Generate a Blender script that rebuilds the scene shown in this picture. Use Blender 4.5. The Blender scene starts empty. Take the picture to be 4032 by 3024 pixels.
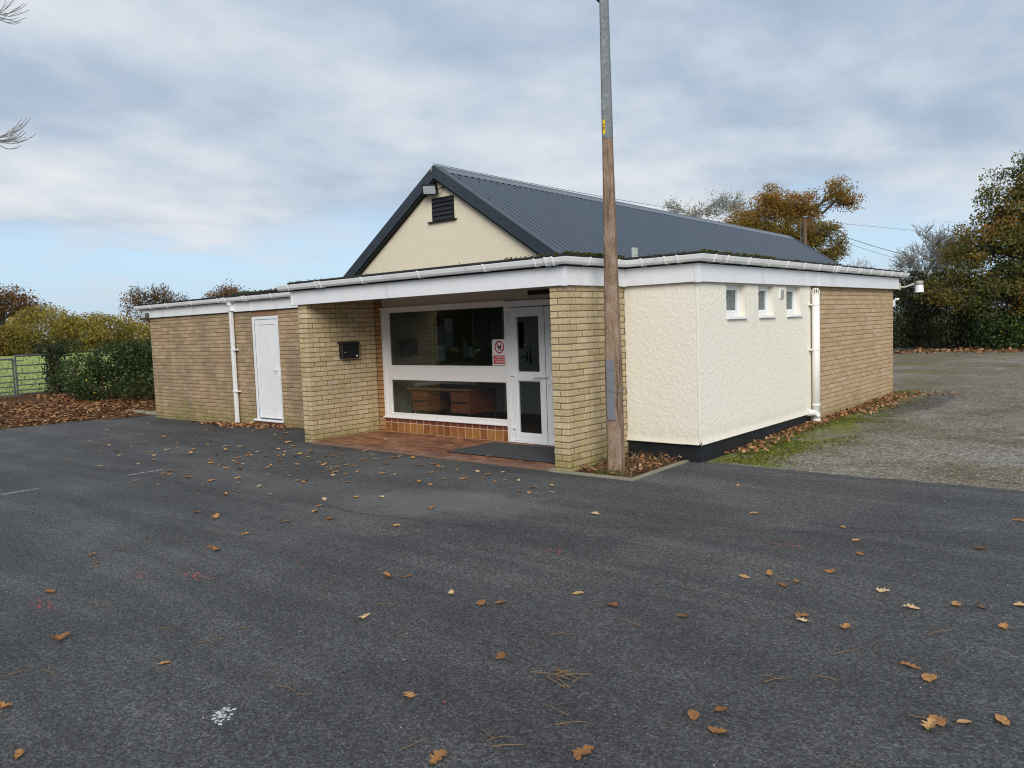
import bpy, bmesh, math, random
import numpy as np
from mathutils import Vector, Matrix

# ------------------------------------------------------------------ camera, world, sun, exposure
scene = bpy.context.scene
COL = scene.collection
CAM = dict(loc=(10.3332, -7.2754, 1.7033), yaw=0.7091, pitch=-0.0734, roll=-0.0357, f=3142.0/4032.0)
def make_camera():
    cy, sy = math.cos(CAM['yaw']), math.sin(CAM['yaw'])
    cp, sp = math.cos(CAM['pitch']), math.sin(CAM['pitch'])
    f = Vector((-sy*cp, cy*cp, sp)); r = Vector((cy, sy, 0)); u = r.cross(f)
    c, s = math.cos(CAM['roll']), math.sin(CAM['roll'])
    r, u = c*r+s*u, -s*r+c*u
    cam = bpy.data.cameras.new('camera'); o = bpy.data.objects.new('camera', cam); COL.objects.link(o)
    m = Matrix(((r.x, u.x, -f.x), (r.y, u.y, -f.y), (r.z, u.z, -f.z))).to_4x4()
    m.translation = Vector(CAM['loc']); o.matrix_world = m
    cam.sensor_fit = 'HORIZONTAL'; cam.sensor_width = 36.0; cam.lens = 36.0*CAM['f']
    cam.clip_start = 0.05; cam.clip_end = 3000
    scene.camera = o
make_camera()
SUN_TO = Vector((0.60, -0.66, 0.56)).normalized()
SUN_STRENGTH = 1.5
SKY_STRENGTH = 0.12
EXPOSURE = 0.95
scene.view_settings.view_transform = 'Standard'
scene.view_settings.look = 'None'
scene.view_settings.gamma = 1.0
scene.view_settings.use_curve_mapping = False
scene.view_settings.exposure = EXPOSURE
scene.render.engine = 'CYCLES'
scene.cycles.max_bounces = 8
scene.cycles.transparent_max_bounces = 24
scene.cycles.use_denoising = True
scene.cycles.filter_width = 1.1

def nd(nt, typ, loc=None, **kw):
    n = nt.nodes.new(typ)
    for k, v in kw.items():
        if k.startswith('i_'):
            key = k[2:]
            key = int(key) if key.isdigit() else key
            n.inputs[key].default_value = v
        else:
            setattr(n, k, v)
    return n
def lk(nt, a, b): nt.links.new(a, b)
def ramp(nt, fac, stops, interp='LINEAR'):
    r = nt.nodes.new('ShaderNodeValToRGB'); cr = r.color_ramp; cr.interpolation = interp
    while len(cr.elements) > 1: cr.elements.remove(cr.elements[-1])
    cr.elements[0].position = stops[0][0]; cr.elements[0].color = (*stops[0][1], 1)
    for p, c in stops[1:]:
        e = cr.elements.new(p); e.color = (*c, 1)
    if fac is not None: nt.links.new(fac, r.inputs[0])
    return r.outputs[0]
def mth(nt, op, a, b=None, c=None, clamp=False):
    n = nt.nodes.new('ShaderNodeMath'); n.operation = op; n.use_clamp = clamp
    for i, v in enumerate((a, b, c)):
        if v is None: continue
        if isinstance(v, (int, float)): n.inputs[i].default_value = v
        else: nt.links.new(v, n.inputs[i])
    return n.outputs[0]
def mixc(nt, fac, a, b, mode='MIX'):
    n = nt.nodes.new('ShaderNodeMix'); n.data_type = 'RGBA'; n.blend_type = mode
    for i, v in ((0, fac), (6, a), (7, b)):
        if isinstance(v, (int, float)): n.inputs[i].default_value = v
        elif isinstance(v, tuple): n.inputs[i].default_value = (*v, 1)
        else: nt.links.new(v, n.inputs[i])
    return n.outputs[2]
def sstep(nt, v, lo, hi):
    n = nt.nodes.new('ShaderNodeMapRange'); n.interpolation_type = 'SMOOTHSTEP'
    nt.links.new(v, n.inputs[0]); n.inputs[1].default_value = lo; n.inputs[2].default_value = hi
    n.inputs[3].default_value = 0; n.inputs[4].default_value = 1
    return n.outputs[0]
def noise(nt, vec, scale, detail=4, rough=.55, dist=0.0):
    n = nt.nodes.new('ShaderNodeTexNoise'); n.inputs['Scale'].default_value = scale
    n.inputs['Detail'].default_value = detail; n.inputs['Roughness'].default_value = rough; n.inputs['Distortion'].default_value = dist
    if vec is not None: nt.links.new(vec, n.inputs['Vector'])
    return n.outputs[0]
def voro(nt, vec, scale, feature='F1', out=0, rnd=1.0):
    n = nt.nodes.new('ShaderNodeTexVoronoi'); n.feature = feature; n.inputs['Scale'].default_value = scale
    n.inputs['Randomness'].default_value = rnd
    if vec is not None: nt.links.new(vec, n.inputs['Vector'])
    return n.outputs[out]

def make_world():
    w = bpy.data.worlds.new('World'); scene.world = w; w.use_nodes = True
    nt = w.node_tree; nt.nodes.clear()
    out = nd(nt, 'ShaderNodeOutputWorld'); bg = nd(nt, 'ShaderNodeBackground'); lk(nt, bg.outputs[0], out.inputs[0])
    bg.inputs[1].default_value = SKY_STRENGTH
    sky = nd(nt, 'ShaderNodeTexSky'); sky.sky_type = 'NISHITA'; sky.sun_disc = False
    sky.sun_elevation = math.asin(SUN_TO.z); sky.sun_rotation = math.atan2(SUN_TO.x, SUN_TO.y)
    sky.air_density = 1.2; sky.dust_density = 1.5; sky.ozone_density = 1.5
    tc = nd(nt, 'ShaderNodeTexCoord'); g = tc.outputs['Generated']
    sp = nd(nt, 'ShaderNodeSeparateXYZ'); lk(nt, g, sp.inputs[0])
    z = sp.outputs[2]
    zz = mth(nt, 'ADD', mth(nt, 'MAXIMUM', z, 0.0), 0.20)
    cx = nd(nt, 'ShaderNodeCombineXYZ')
    lk(nt, mth(nt, 'DIVIDE', sp.outputs[0], zz), cx.inputs[0]); lk(nt, mth(nt, 'DIVIDE', sp.outputs[1], zz), cx.inputs[1])
    mp = nd(nt, 'ShaderNodeMapping'); lk(nt, cx.outputs[0], mp.inputs[0])
    mp.inputs['Location'].default_value = (3.4, 1.7, 0.4); mp.inputs['Rotation'].default_value = (0, 0, -0.6)
    mp.inputs['Scale'].default_value = (1.0, 0.80, 1.0)
    n1 = noise(nt, mp.outputs[0], 1.25, 4, .50, .1)
    n2 = noise(nt, mp.outputs[0], 3.6, 6, .55, .15)
    n3 = noise(nt, mp.outputs[0], 0.40, 3, .5)
    s = mth(nt, 'ADD', mth(nt, 'MULTIPLY', n1, .58), mth(nt, 'ADD', mth(nt, 'MULTIPLY', n2, .30), mth(nt, 'MULTIPLY', n3, .16)))
    k = 1.0/SKY_STRENGTH
    e_ = 2.0**-EXPOSURE
    def C(r, g_, b): return (r*k*e_, g_*k*e_, b*k*e_)   # picture radiance -> background input
    cloud = ramp(nt, s, [(.36, (.36, .455, .60)), (.44, (.455, .55, .675)), (.50, (.56, .64, .745)), (.56, (.67, .73, .80)), (.65, (.80, .83, .865))])
    cl = nd(nt, 'ShaderNodeMix'); cl.data_type = 'RGBA'; cl.blend_type = 'MULTIPLY'; cl.inputs[0].default_value = 1
    lk(nt, cloud, cl.inputs[6]); cl.inputs[7].default_value = (k*e_, k*e_, k*e_, 1)
    # clear band near the horizon
    band = mth(nt, 'ADD', z, mth(nt, 'MULTIPLY', mth(nt, 'SUBTRACT', n1, .5), .20))
    m = sstep(nt, band, .085, .150)
    skyc = mixc(nt, 1.0, sky.outputs[0], (.62, .74, .92), 'MULTIPLY')
    haze = mixc(nt, .80, skyc, C(.53, .70, .88))
    thin = mixc(nt, mth(nt, 'MULTIPLY', sstep(nt, n2, .45, .7), .55), haze, C(.64, .70, .76))
    col = mixc(nt, m, thin, cl.outputs[2])
    lk(nt, col, bg.inputs[0])
make_world()
def make_sun():
    l = bpy.data.lights.new('sun', 'SUN'); l.energy = SUN_STRENGTH; l.angle = math.radians(35); l.color = (1.0, .955, .88)
    o = bpy.data.objects.new('sun', l); COL.objects.link(o)
    o.rotation_euler = SUN_TO.to_track_quat('Z', 'Y').to_euler()
    o.location = (12, -12, 14)
make_sun()

# ------------------------------------------------------------------ helpers
RND = random.Random(7)
def link(o, parent=None):
    COL.objects.link(o)
    if parent is not None: o.parent = parent
    return o
def tag(o, label=None, cat=None, group=None, kind=None):
    if label: o['label'] = label
    if cat: o['category'] = cat
    if group: o['group'] = group
    if kind: o['kind'] = kind
    return o
def empty(name, loc=(0, 0, 0), parent=None, rz=0.0):
    o = bpy.data.objects.new(name, None); o.location = loc; o.rotation_euler = (0, 0, rz); o.empty_display_size = .2
    return link(o, parent)
def thing(name, label, cat, loc=(0, 0, 0), rz=0.0, group=None):
    return tag(empty(name, loc, None, rz), label, cat, group)

class MB:
    """collects polygons; build() links them as one mesh object"""
    def __init__(s): s.v = []; s.f = []; s.mi = []; s.cur = 0; s.tone = []; s.t = 0.0
    def vert(s, p): s.v.append(tuple(p)); s.tone.append(s.t); return len(s.v)-1
    def face(s, idx): s.f.append(tuple(idx)); s.mi.append(s.cur)
    def poly(s, pts): s.face([s.vert(p) for p in pts])
    def box(s, a, b, c=0.0):
        """axis box from corner a to corner b, chamfered by c"""
        x0, y0, z0 = (min(a[i], b[i]) for i in range(3)); x1, y1, z1 = (max(a[i], b[i]) for i in range(3))
        if c <= 0:
            i = [s.vert(p) for p in ((x0, y0, z0), (x1, y0, z0), (x1, y1, z0), (x0, y1, z0), (x0, y0, z1), (x1, y0, z1), (x1, y1, z1), (x0, y1, z1))]
            for q in ((0, 3, 2, 1), (4, 5, 6, 7), (0, 1, 5, 4), (1, 2, 6, 5), (2, 3, 7, 6), (3, 0, 4, 7)): s.face([i[k] for k in q])
            return
        cx, cy, cz = (x0+x1)/2, (y0+y1)/2, (z0+z1)/2
        hx, hy, hz = (x1-x0)/2, (y1-y0)/2, (z1-z0)/2
        c = min(c, hx*.9, hy*.9, hz*.9)
        V = {}
        for sx in (-1, 1):
            for sy in (-1, 1):
                for sz in (-1, 1):
                    V[sx, sy, sz, 0] = s.vert((cx+sx*hx, cy+sy*(hy-c), cz+sz*(hz-c)))
                    V[sx, sy, sz, 1] = s.vert((cx+sx*(hx-c), cy+sy*hy, cz+sz*(hz-c)))
                    V[sx, sy, sz, 2] = s.vert((cx+sx*(hx-c), cy+sy*(hy-c), cz+sz*hz))
        def add(q, n):
            P = [Vector(s.v[k]) for k in q]
            nn = (P[1]-P[0]).cross(P[2]-P[0])
            s.face(q if nn.dot(Vector(n)) > 0 else q[::-1])
        for e in (-1, 1):
            add([V[e, -1, -1, 0], V[e, 1, -1, 0], V[e, 1, 1, 0], V[e, -1, 1, 0]], (e, 0, 0))
            add([V[-1, e, -1, 1], V[1, e, -1, 1], V[1, e, 1, 1], V[-1, e, 1, 1]], (0, e, 0))
            add([V[-1, -1, e, 2], V[1, -1, e, 2], V[1, 1, e, 2], V[-1, 1, e, 2]], (0, 0, e))
        for a_ in (-1, 1):
            for b_ in (-1, 1):
                add([V[a_, b_, -1, 0], V[a_, b_, 1, 0], V[a_, b_, 1, 1], V[a_, b_, -1, 1]], (a_, b_, 0))
                add([V[a_, -1, b_, 0], V[a_, 1, b_, 0], V[a_, 1, b_, 2], V[a_, -1, b_, 2]], (a_, 0, b_))
                add([V[-1, a_, b_, 1], V[1, a_, b_, 1], V[1, a_, b_, 2], V[-1, a_, b_, 2]], (0, a_, b_))
                for d_ in (-1, 1):
                    add([V[a_, b_, d_, 0], V[a_, b_, d_, 1], V[a_, b_, d_, 2]], (a_, b_, d_))
    def tube(s, pts, rad, n=8, cap=True):
        pts = [Vector(p) for p in pts]
        if not hasattr(rad, '__len__'): rad = [rad]*len(pts)
        rings = []; ref = None
        for i, p in enumerate(pts):
            d = (pts[min(i+1, len(pts)-1)]-pts[max(i-1, 0)])
            d = d.normalized() if d.length > 1e-9 else Vector((0, 0, 1))
            if ref is None:
                ref = Vector((1, 0, 0)) if abs(d.x) < .9 else Vector((0, 1, 0))
            a = (ref-d*ref.dot(d)).normalized(); b = d.cross(a); ref = a
            rings.append([s.vert(p+(a*math.cos(2*math.pi*k/n)+b*math.sin(2*math.pi*k/n))*rad[i]) for k in range(n)])
        for i in range(len(rings)-1):
            for k in range(n):
                s.face((rings[i][k], rings[i][(k+1) % n], rings[i+1][(k+1) % n], rings[i+1][k]))
        if cap:
            s.face(rings[0][::-1]); s.face(rings[-1])
    def prism(s, poly, axis, a, b):
        """extrude a 2D polygon along an axis from a to b"""
        def P(p, t): return {'x': (t, p[0], p[1]), 'y': (p[0], t, p[1]), 'z': (p[0], p[1], t)}[axis]
        A = [s.vert(P(p, a)) for p in poly]; B = [s.vert(P(p, b)) for p in poly]
        n = len(poly)
        s.face(A[::-1]); s.face(B)
        for i in range(n): s.face((A[i], A[(i+1) % n], B[(i+1) % n], B[i]))
    def mesh(s, name, mats):
        me = bpy.data.meshes.new(name); me.from_pydata(s.v, [], s.f)
        for m in (mats if isinstance(mats, (list, tuple)) else [mats]): me.materials.append(m)
        me.polygons.foreach_set('material_index', s.mi)
        if any(s.tone):
            at = me.attributes.new('tone', 'FLOAT', 'POINT'); at.data.foreach_set('value', s.tone)
        me.update(); return me
    def build(s, name, mats, parent=None, smooth=False, fix=True):
        me = s.mesh(name, mats)
        if fix:
            bm = bmesh.new(); bm.from_mesh(me); bmesh.ops.recalc_face_normals(bm, faces=bm.faces); bm.to_mesh(me); bm.free()
        if smooth: me.polygons.foreach_set('use_smooth', [True]*len(me.polygons))
        return link(bpy.data.objects.new(name, me), parent)

def boxo(name, a, b, mat, parent=None, c=0.0):
    m = MB(); m.box(a, b, c); return m.build(name, mat, parent)

def np_mesh(name, verts, faces, mat, parent=None, tone=None, smooth=False):
    """fast mesh from numpy arrays, all faces with the same corner count"""
    verts = np.asarray(verts, np.float32); faces = np.asarray(faces, np.int32)
    k = faces.shape[1]
    me = bpy.data.meshes.new(name)
    me.vertices.add(len(verts)); me.vertices.foreach_set('co', verts.ravel())
    me.loops.add(faces.size); me.loops.foreach_set('vertex_index', faces.ravel())
    me.polygons.add(len(faces))
    me.polygons.foreach_set('loop_start', np.arange(0, faces.size, k, dtype=np.int32))
    me.polygons.foreach_set('loop_total', np.full(len(faces), k, np.int32))
    if smooth: me.polygons.foreach_set('use_smooth', np.ones(len(faces), bool))
    me.update(calc_edges=True); me.validate()
    if tone is not None:
        at = me.attributes.new('tone', 'FLOAT', 'POINT'); at.data.foreach_set('value', np.asarray(tone, np.float32))
    me.materials.append(mat)
    return link(bpy.data.objects.new(name, me), parent)

# ------------------------------------------------------------------ materials
MATS = {}
def mat(name, rough=.6, spec=.35):
    m = bpy.data.materials.new(name); m.use_nodes = True; nt = m.node_tree
    b = nt.nodes['Principled BSDF']; b.inputs['Roughness'].default_value = rough; b.inputs['Specular IOR Level'].default_value = spec
    MATS[name] = m
    return m, nt, b
def pos(nt): return nd(nt, 'ShaderNodeNewGeometry').outputs['Position']
def objc(nt): return nd(nt, 'ShaderNodeTexCoord').outputs['Object']
def bump(nt, b, h, strength, dist):
    n = nd(nt, 'ShaderNodeBump'); n.inputs['Strength'].default_value = strength; n.inputs['Distance'].default_value = dist
    lk(nt, h, n.inputs['Height']); lk(nt, n.outputs[0], b.inputs['Normal']); return n
def tonev(nt):
    a = nd(nt, 'ShaderNodeAttribute'); a.attribute_name = 'tone'
    r = nd(nt, 'ShaderNodeObjectInfo')
    return mth(nt, 'FRACT', mth(nt, 'ADD', a.outputs['Fac'], r.outputs['Random']))
def simple(name, col, rough=.5, spec=.35, var=.12, scale=6, bmp=0.0, bscale=60, metal=0.0):
    """plain colour with faint grime and grain"""
    m, nt, b = mat(name, rough, spec)
    p = pos(nt)
    n = noise(nt, p, scale, 5, .6)
    c = mixc(nt, n, tuple(max(0, v*(1-var)) for v in col), tuple(min(1, v*(1+var)) for v in col))
    lk(nt, c, b.inputs['Base Color']); b.inputs['Metallic'].default_value = metal
    if bmp: bump(nt, b, noise(nt, p, bscale, 3), bmp, .004)
    return m

def m_tarmac():
    m, nt, b = mat('tarmac', .82, .32)
    p = pos(nt)
    cell = nd(nt, 'ShaderNodeTexVoronoi'); cell.inputs['Scale'].default_value = 96; lk(nt, p, cell.inputs['Vector'])
    sepc = nd(nt, 'ShaderNodeSeparateColor'); lk(nt, cell.outputs['Color'], sepc.inputs[0])
    chip = ramp(nt, sepc.outputs[0], [(0, (.022, .022, .022)), (.35, (.050, .050, .050)), (.65, (.085, .085, .084)), (.93, (.145, .145, .143)), (1, (.20, .20, .20))])
    fine = noise(nt, p, 260, 3, .7)
    chip = mixc(nt, .28, chip, ramp(nt, fine, [(.3, (.026, .026, .027)), (.7, (.125, .125, .130))]))
    big = noise(nt, p, .55, 5, .6, .6)
    chip = mixc(nt, 1.0, chip, ramp(nt, big, [(.3, (.74, .74, .78)), (.5, (1, 1, 1)), (.72, (1.35, 1.34, 1.32))]), 'MULTIPLY')
    mpt = nd(nt, 'ShaderNodeMapping'); lk(nt, p, mpt.inputs[0]); mpt.inputs['Rotation'].default_value = (0, 0, -.25); mpt.inputs['Scale'].default_value = (.16, 1.3, 1)
    trk = noise(nt, mpt.outputs[0], 1.5, 5, .6, .9)
    chip = mixc(nt, 1.0, chip, ramp(nt, trk, [(.34, (.80, .80, .82)), (.5, (1, 1, 1)), (.66, (1.32, 1.31, 1.29))]), 'MULTIPLY')
    # dusty worn tracks and the pale silt patch left by a dried puddle
    sp = nd(nt, 'ShaderNodeSeparateXYZ'); lk(nt, p, sp.inputs[0])
    def blob(cx, cy, rx, ry, rot, soft=.35, wob=.55):
        mp = nd(nt, 'ShaderNodeMapping'); mp.vector_type = 'TEXTURE'; lk(nt, p, mp.inputs[0])
        mp.inputs['Location'].default_value = (cx, cy, 0); mp.inputs['Rotation'].default_value = (0, 0, rot); mp.inputs['Scale'].default_value = (rx, ry, 1e3)
        l = nd(nt, 'ShaderNodeVectorMath'); l.operation = 'LENGTH'; lk(nt, mp.outputs[0], l.inputs[0])
        d = mth(nt, 'ADD', l.outputs['Value'], mth(nt, 'MULTIPLY', mth(nt, 'SUBTRACT', noise(nt, p, 2.2, 6, .65, .8), .5), wob*2))
        return mth(nt, 'SUBTRACT', 1.0, sstep(nt, d, 1-soft, 1+soft))
    spk = sstep(nt, noise(nt, p, 70, 3, .7), .38, .66)
    dust = mth(nt, 'MULTIPLY', blob(4.75, -1.90, 1.0, .48, .25, .45, 1.0), mth(nt, 'ADD', mth(nt, 'MULTIPLY', spk, .5), .5))
    trail = mth(nt, 'MULTIPLY', blob(2.6, -2.2, 2.6, .30, .12, .7, .9), spk)
    front = mth(nt, 'MULTIPLY', blob(3.2, -.75, 1.9, .42, -.02, .8, .9), spk)
    far = mth(nt, 'MULTIPLY', blob(-6.2, -.4, 1.9, .8, .2, .9, .9), spk)
    w = mth(nt, 'MAXIMUM', mth(nt, 'MULTIPLY', dust, .52), mth(nt, 'MAXIMUM', mth(nt, 'MULTIPLY', trail, .30), mth(nt, 'MAXIMUM', mth(nt, 'MULTIPLY', front, .42), mth(nt, 'MULTIPLY', far, .18))))
    c = mixc(nt, w, chip, (.24, .235, .23))
    # laying joint between two strips of tarmac, and a hairline crack
    def seam(x0, y0, x1, y1, wd, amt):
        L = math.hypot(x1-x0, y1-y0); a_ = math.atan2(y1-y0, x1-x0)
        mp = nd(nt, 'ShaderNodeMapping'); mp.vector_type = 'TEXTURE'; lk(nt, p, mp.inputs[0])
        mp.inputs['Location'].default_value = (x0, y0, 0); mp.inputs['Rotation'].default_value = (0, 0, a_)
        s_ = nd(nt, 'ShaderNodeSeparateXYZ'); lk(nt, mp.outputs[0], s_.inputs[0])
        off = mth(nt, 'MULTIPLY', mth(nt, 'SUBTRACT', noise(nt, p, 1.3, 5, .6), .5), .28)
        dd = mth(nt, 'ABSOLUTE', mth(nt, 'ADD', s_.outputs[1], off))
        on_ = mth(nt, 'SUBTRACT', 1.0, sstep(nt, dd, wd*.3, wd))
        al = mth(nt, 'MULTIPLY', sstep(nt, s_.outputs[0], -.1, .3), mth(nt, 'SUBTRACT', 1.0, sstep(nt, s_.outputs[0], L-.3, L+.1)))
        return mth(nt, 'MULTIPLY', mth(nt, 'MULTIPLY', on_, al), mth(nt, 'MULTIPLY', sstep(nt, noise(nt, p, 9, 4, .7), .30, .55), amt))
    for sm_ in ((-1.2, -2.95, 5.4, -2.55, .022, .55), (5.4, -2.55, 9.6, -.2, .018, .5), (-6.5, -1.2, -.5, -.9, .03, .5)):
        c = mixc(nt, seam(*sm_), c, (.014, .014, .015))
    # darker stretch along the wing
    wing_dark = mth(nt, 'MULTIPLY', blob(-2.9, .45, 3.0, .75, 0, .7, .6), .55)
    c = mixc(nt, wing_dark, c, mixc(nt, 1.0, c, (.42, .41, .42), 'MULTIPLY'))
    lk(nt, c, b.inputs['Base Color'])
    h = mth(nt, 'ADD', mth(nt, 'MULTIPLY', mth(nt, 'SUBTRACT', 1.0, cell.outputs['Distance']), .6), mth(nt, 'MULTIPLY', fine, .7))
    h = mth(nt, 'ADD', h, mth(nt, 'MULTIPLY', noise(nt, p, 24, 3), .6))
    bump(nt, b, h, 1.0, .011)
    lk(nt, ramp(nt, noise(nt, p, 40, 2), [(.3, (.62,)*3), (.7, (.92,)*3)]), b.inputs['Roughness'])
    return m
def m_yard():
    m, nt, b = mat('worn_gravel', .95, .2)
    p = pos(nt)
    cell = nd(nt, 'ShaderNodeTexVoronoi'); cell.inputs['Scale'].default_value = 46; lk(nt, p, cell.inputs['Vector'])
    sc = nd(nt, 'ShaderNodeSeparateColor'); lk(nt, cell.outputs['Color'], sc.inputs[0])
    chip = ramp(nt, sc.outputs[0], [(0, (.11, .103, .090)), (.5, (.195, .185, .165)), (.9, (.29, .28, .26)), (1, (.46, .45, .43))])
    n1 = noise(nt, p, .8, 6, .62, .6); n2 = noise(nt, p, 5.5, 5, .65)
    tint = ramp(nt, n1, [(.30, (.62, .57, .42)), (.45, (.88, .80, .64)), (.58, (1.05, 1.0, .92)), (.75, (1.35, 1.36, 1.38))])
    c = mixc(nt, 1.0, chip, tint, 'MULTIPLY')
    c = mixc(nt, sstep(nt, n2, .55, .75), c, (.055, .046, .030))
    sp = nd(nt, 'ShaderNodeSeparateXYZ'); lk(nt, p, sp.inputs[0])
    X, Y = sp.outputs[0], sp.outputs[1]
    # moss along the wall foot and in patches further back
    near = mth(nt, 'SUBTRACT', 1.0, sstep(nt, mth(nt, 'ADD', X, mth(nt, 'MULTIPLY', mth(nt, 'SUBTRACT', noise(nt, p, 1.6, 5, .6), .5), 1.6)), 6.35, 6.75))
    near = mth(nt, 'MULTIPLY', near, mth(nt, 'SUBTRACT', 1.0, sstep(nt, mth(nt, 'ADD', Y, mth(nt, 'MULTIPLY', noise(nt, p, 1.1, 4), 2.0)), 8.6, 10.2)))
    nearm = mth(nt, 'MULTIPLY', near, sstep(nt, noise(nt, p, 3.4, 5, .65), .36, .54))
    farm = mth(nt, 'MULTIPLY', mth(nt, 'MULTIPLY', sstep(nt, Y, 8.0, 11.0), mth(nt, 'SUBTRACT', 1.0, sstep(nt, X, 5.5, 8.5))), sstep(nt, noise(nt, p, .75, 6, .65, .4), .50, .60))
    mm = mth(nt, 'MAXIMUM', nearm, mth(nt, 'MULTIPLY', farm, .28))
    mossc = ramp(nt, noise(nt, p, 9, 5, .7), [(.3, (.075, .075, .018)), (.5, (.14, .16, .025)), (.7, (.26, .29, .035))])
    c = mixc(nt, mm, c, mossc)
    # tarmac patch by the back corner
    mp = nd(nt, 'ShaderNodeMapping'); mp.vector_type = 'TEXTURE'; lk(nt, p, mp.inputs[0])
    mp.inputs['Location'].default_value = (6.75, 7.9, 0); mp.inputs['Rotation'].default_value = (0, 0, -.1); mp.inputs['Scale'].default_value = (.38, 2.0, 1e3)
    l = nd(nt, 'ShaderNodeVectorMath'); l.operation = 'LENGTH'; lk(nt, mp.outputs[0], l.inputs[0])
    pt = mth(nt, 'SUBTRACT', 1.0, sstep(nt, mth(nt, 'ADD', l.outputs['Value'], mth(nt, 'MULTIPLY', mth(nt, 'SUBTRACT', n2, .5), 2.2)), .6, 1.15))
    c = mixc(nt, mth(nt, 'MULTIPLY', pt, .62), c, (.045, .043, .042))
    lk(nt, c, b.inputs['Base Color'])
    h = mth(nt, 'ADD', mth(nt, 'SUBTRACT', 1.0, cell.outputs['Distance']), mth(nt, 'MULTIPLY', noise(nt, p, 14, 5, .7), 1.6))
    bump(nt, b, h, .9, .014)
    return m
def m_soil():
    m, nt, b = mat('leafy_soil', .95, .15); p = pos(nt)
    c = ramp(nt, noise(nt, p, 16, 6, .7), [(.3, (.035, .022, .012)), (.5, (.10, .05, .022)), (.7, (.19, .095, .04))])
    lk(nt, c, b.inputs['Base Color']); bump(nt, b, noise(nt, p, 22, 5, .7), .9, .03); return m
def m_field():
    m, nt, b = mat('meadow', .9, .2); p = pos(nt)
    n = noise(nt, p, .35, 5, .6); n2 = noise(nt, p, 7, 5, .75)
    c = mixc(nt, n2, mixc(nt, n, (.18, .25, .06), (.28, .32, .09)), mixc(nt, n, (.28, .37, .11), (.40, .43, .16)))
    lk(nt, c, b.inputs['Base Color']); bump(nt, b, n2, .8, .05); return m
def m_ground():
    m, nt, b = mat('rough_land', .95, .15); p = pos(nt)
    c = mixc(nt, noise(nt, p, .6, 5, .65), (.06, .075, .02), (.12, .12, .045)); lk(nt, c, b.inputs['Base Color']); return m

def brick_mat(name, stops, moss=1.0, grime=.4, gz0=.10, gz1=.55, speck=0.0):
    m, nt, b = mat(name, .92, .18)
    p = pos(nt)
    t = tonev(nt)
    c = ramp(nt, t, stops)
    g1 = noise(nt, p, 26, 6, .7); g2 = noise(nt, p, 150, 3, .7)
    c = mixc(nt, 1.0, c, ramp(nt, g1, [(.28, (.78, .76, .74)), (.55, (1, 1, 1)), (.78, (1.12, 1.10, 1.06))]), 'MULTIPLY')
    c = mixc(nt, 1.0, c, ramp(nt, g2, [(.3, (.82, .81, .80)), (.7, (1.12, 1.12, 1.12))]), 'MULTIPLY')
    sp = nd(nt, 'ShaderNodeSeparateXYZ'); lk(nt, p, sp.inputs[0]); Z = sp.outputs[2]
    if grime:
        # weather streaks, longer in z
        mp = nd(nt, 'ShaderNodeMapping'); lk(nt, p, mp.inputs[0]); mp.inputs['Scale'].default_value = (1.6, 1.6, .55)
        gm = sstep(nt, noise(nt, mp.outputs[0], 1.3, 6, .65, .4), .38, .62)
        sp2 = sstep(nt, noise(nt, p, 60, 3, .75), .36, .62)
        c = mixc(nt, mth(nt, 'MULTIPLY', mth(nt, 'MULTIPLY', gm, sp2), grime), c, (.165, .15, .11))
    if speck:
        spx = sstep(nt, noise(nt, p, 95, 2, .8), .60, .72)
        c = mixc(nt, mth(nt, 'MULTIPLY', spx, speck), c, (.52, .48, .36))
    if moss:
        lev = mth(nt, 'ADD', Z, mth(nt, 'MULTIPLY', mth(nt, 'SUBTRACT', noise(nt, p, 1.5, 4, .6), .5), .9))
        mk = mth(nt, 'SUBTRACT', 1.0, sstep(nt, lev, gz0-.1, gz1))
        mk = mth(nt, 'MULTIPLY', mk, sstep(nt, noise(nt, p, 18, 5, .7), .25, .6))
        c = mixc(nt, mth(nt, 'MULTIPLY', mk, moss), c, ramp(nt, noise(nt, p, 5, 3), [(.35, (.16, .155, .055)), (.6, (.26, .24, .05)), (.75, (.30, .26, .12))]))
    lk(nt, c, b.inputs['Base Color'])
    bump(nt, b, mth(nt, 'ADD', g2, mth(nt, 'MULTIPLY', g1, 1.5)), .55, .005)
    return m
def m_render(name, col, tint, amt):
    m, nt, b = mat(name, .9, .2); p = pos(nt)
    n = noise(nt, p, 1.1, 5, .6, .3)
    c = mixc(nt, n, col, tint)
    mp = nd(nt, 'ShaderNodeMapping'); lk(nt, p, mp.inputs[0]); mp.inputs['Scale'].default_value = (3, 3, .5)
    c = mixc(nt, mth(nt, 'MULTIPLY', sstep(nt, noise(nt, mp.outputs[0], 1.6, 6, .7), .56, .76), amt), c, (.40, .36, .25))
    sz = nd(nt, 'ShaderNodeSeparateXYZ'); lk(nt, p, sz.inputs[0])
    spl = mth(nt, 'MULTIPLY', mth(nt, 'SUBTRACT', 1.0, sstep(nt, mth(nt, 'ADD', sz.outputs[2], mth(nt, 'MULTIPLY', noise(nt, p, 5, 5, .7), .35)), .32, .62)), .30)
    c = mixc(nt, spl, c, (.44, .39, .25))
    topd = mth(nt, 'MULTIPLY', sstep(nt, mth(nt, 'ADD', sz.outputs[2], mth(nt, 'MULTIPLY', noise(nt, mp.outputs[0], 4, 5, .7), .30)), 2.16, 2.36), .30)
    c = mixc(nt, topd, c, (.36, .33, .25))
    lk(nt, c, b.inputs['Base Color'])
    bump(nt, b, noise(nt, p, 120, 4, .7), .35, .004)
    return m
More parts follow.
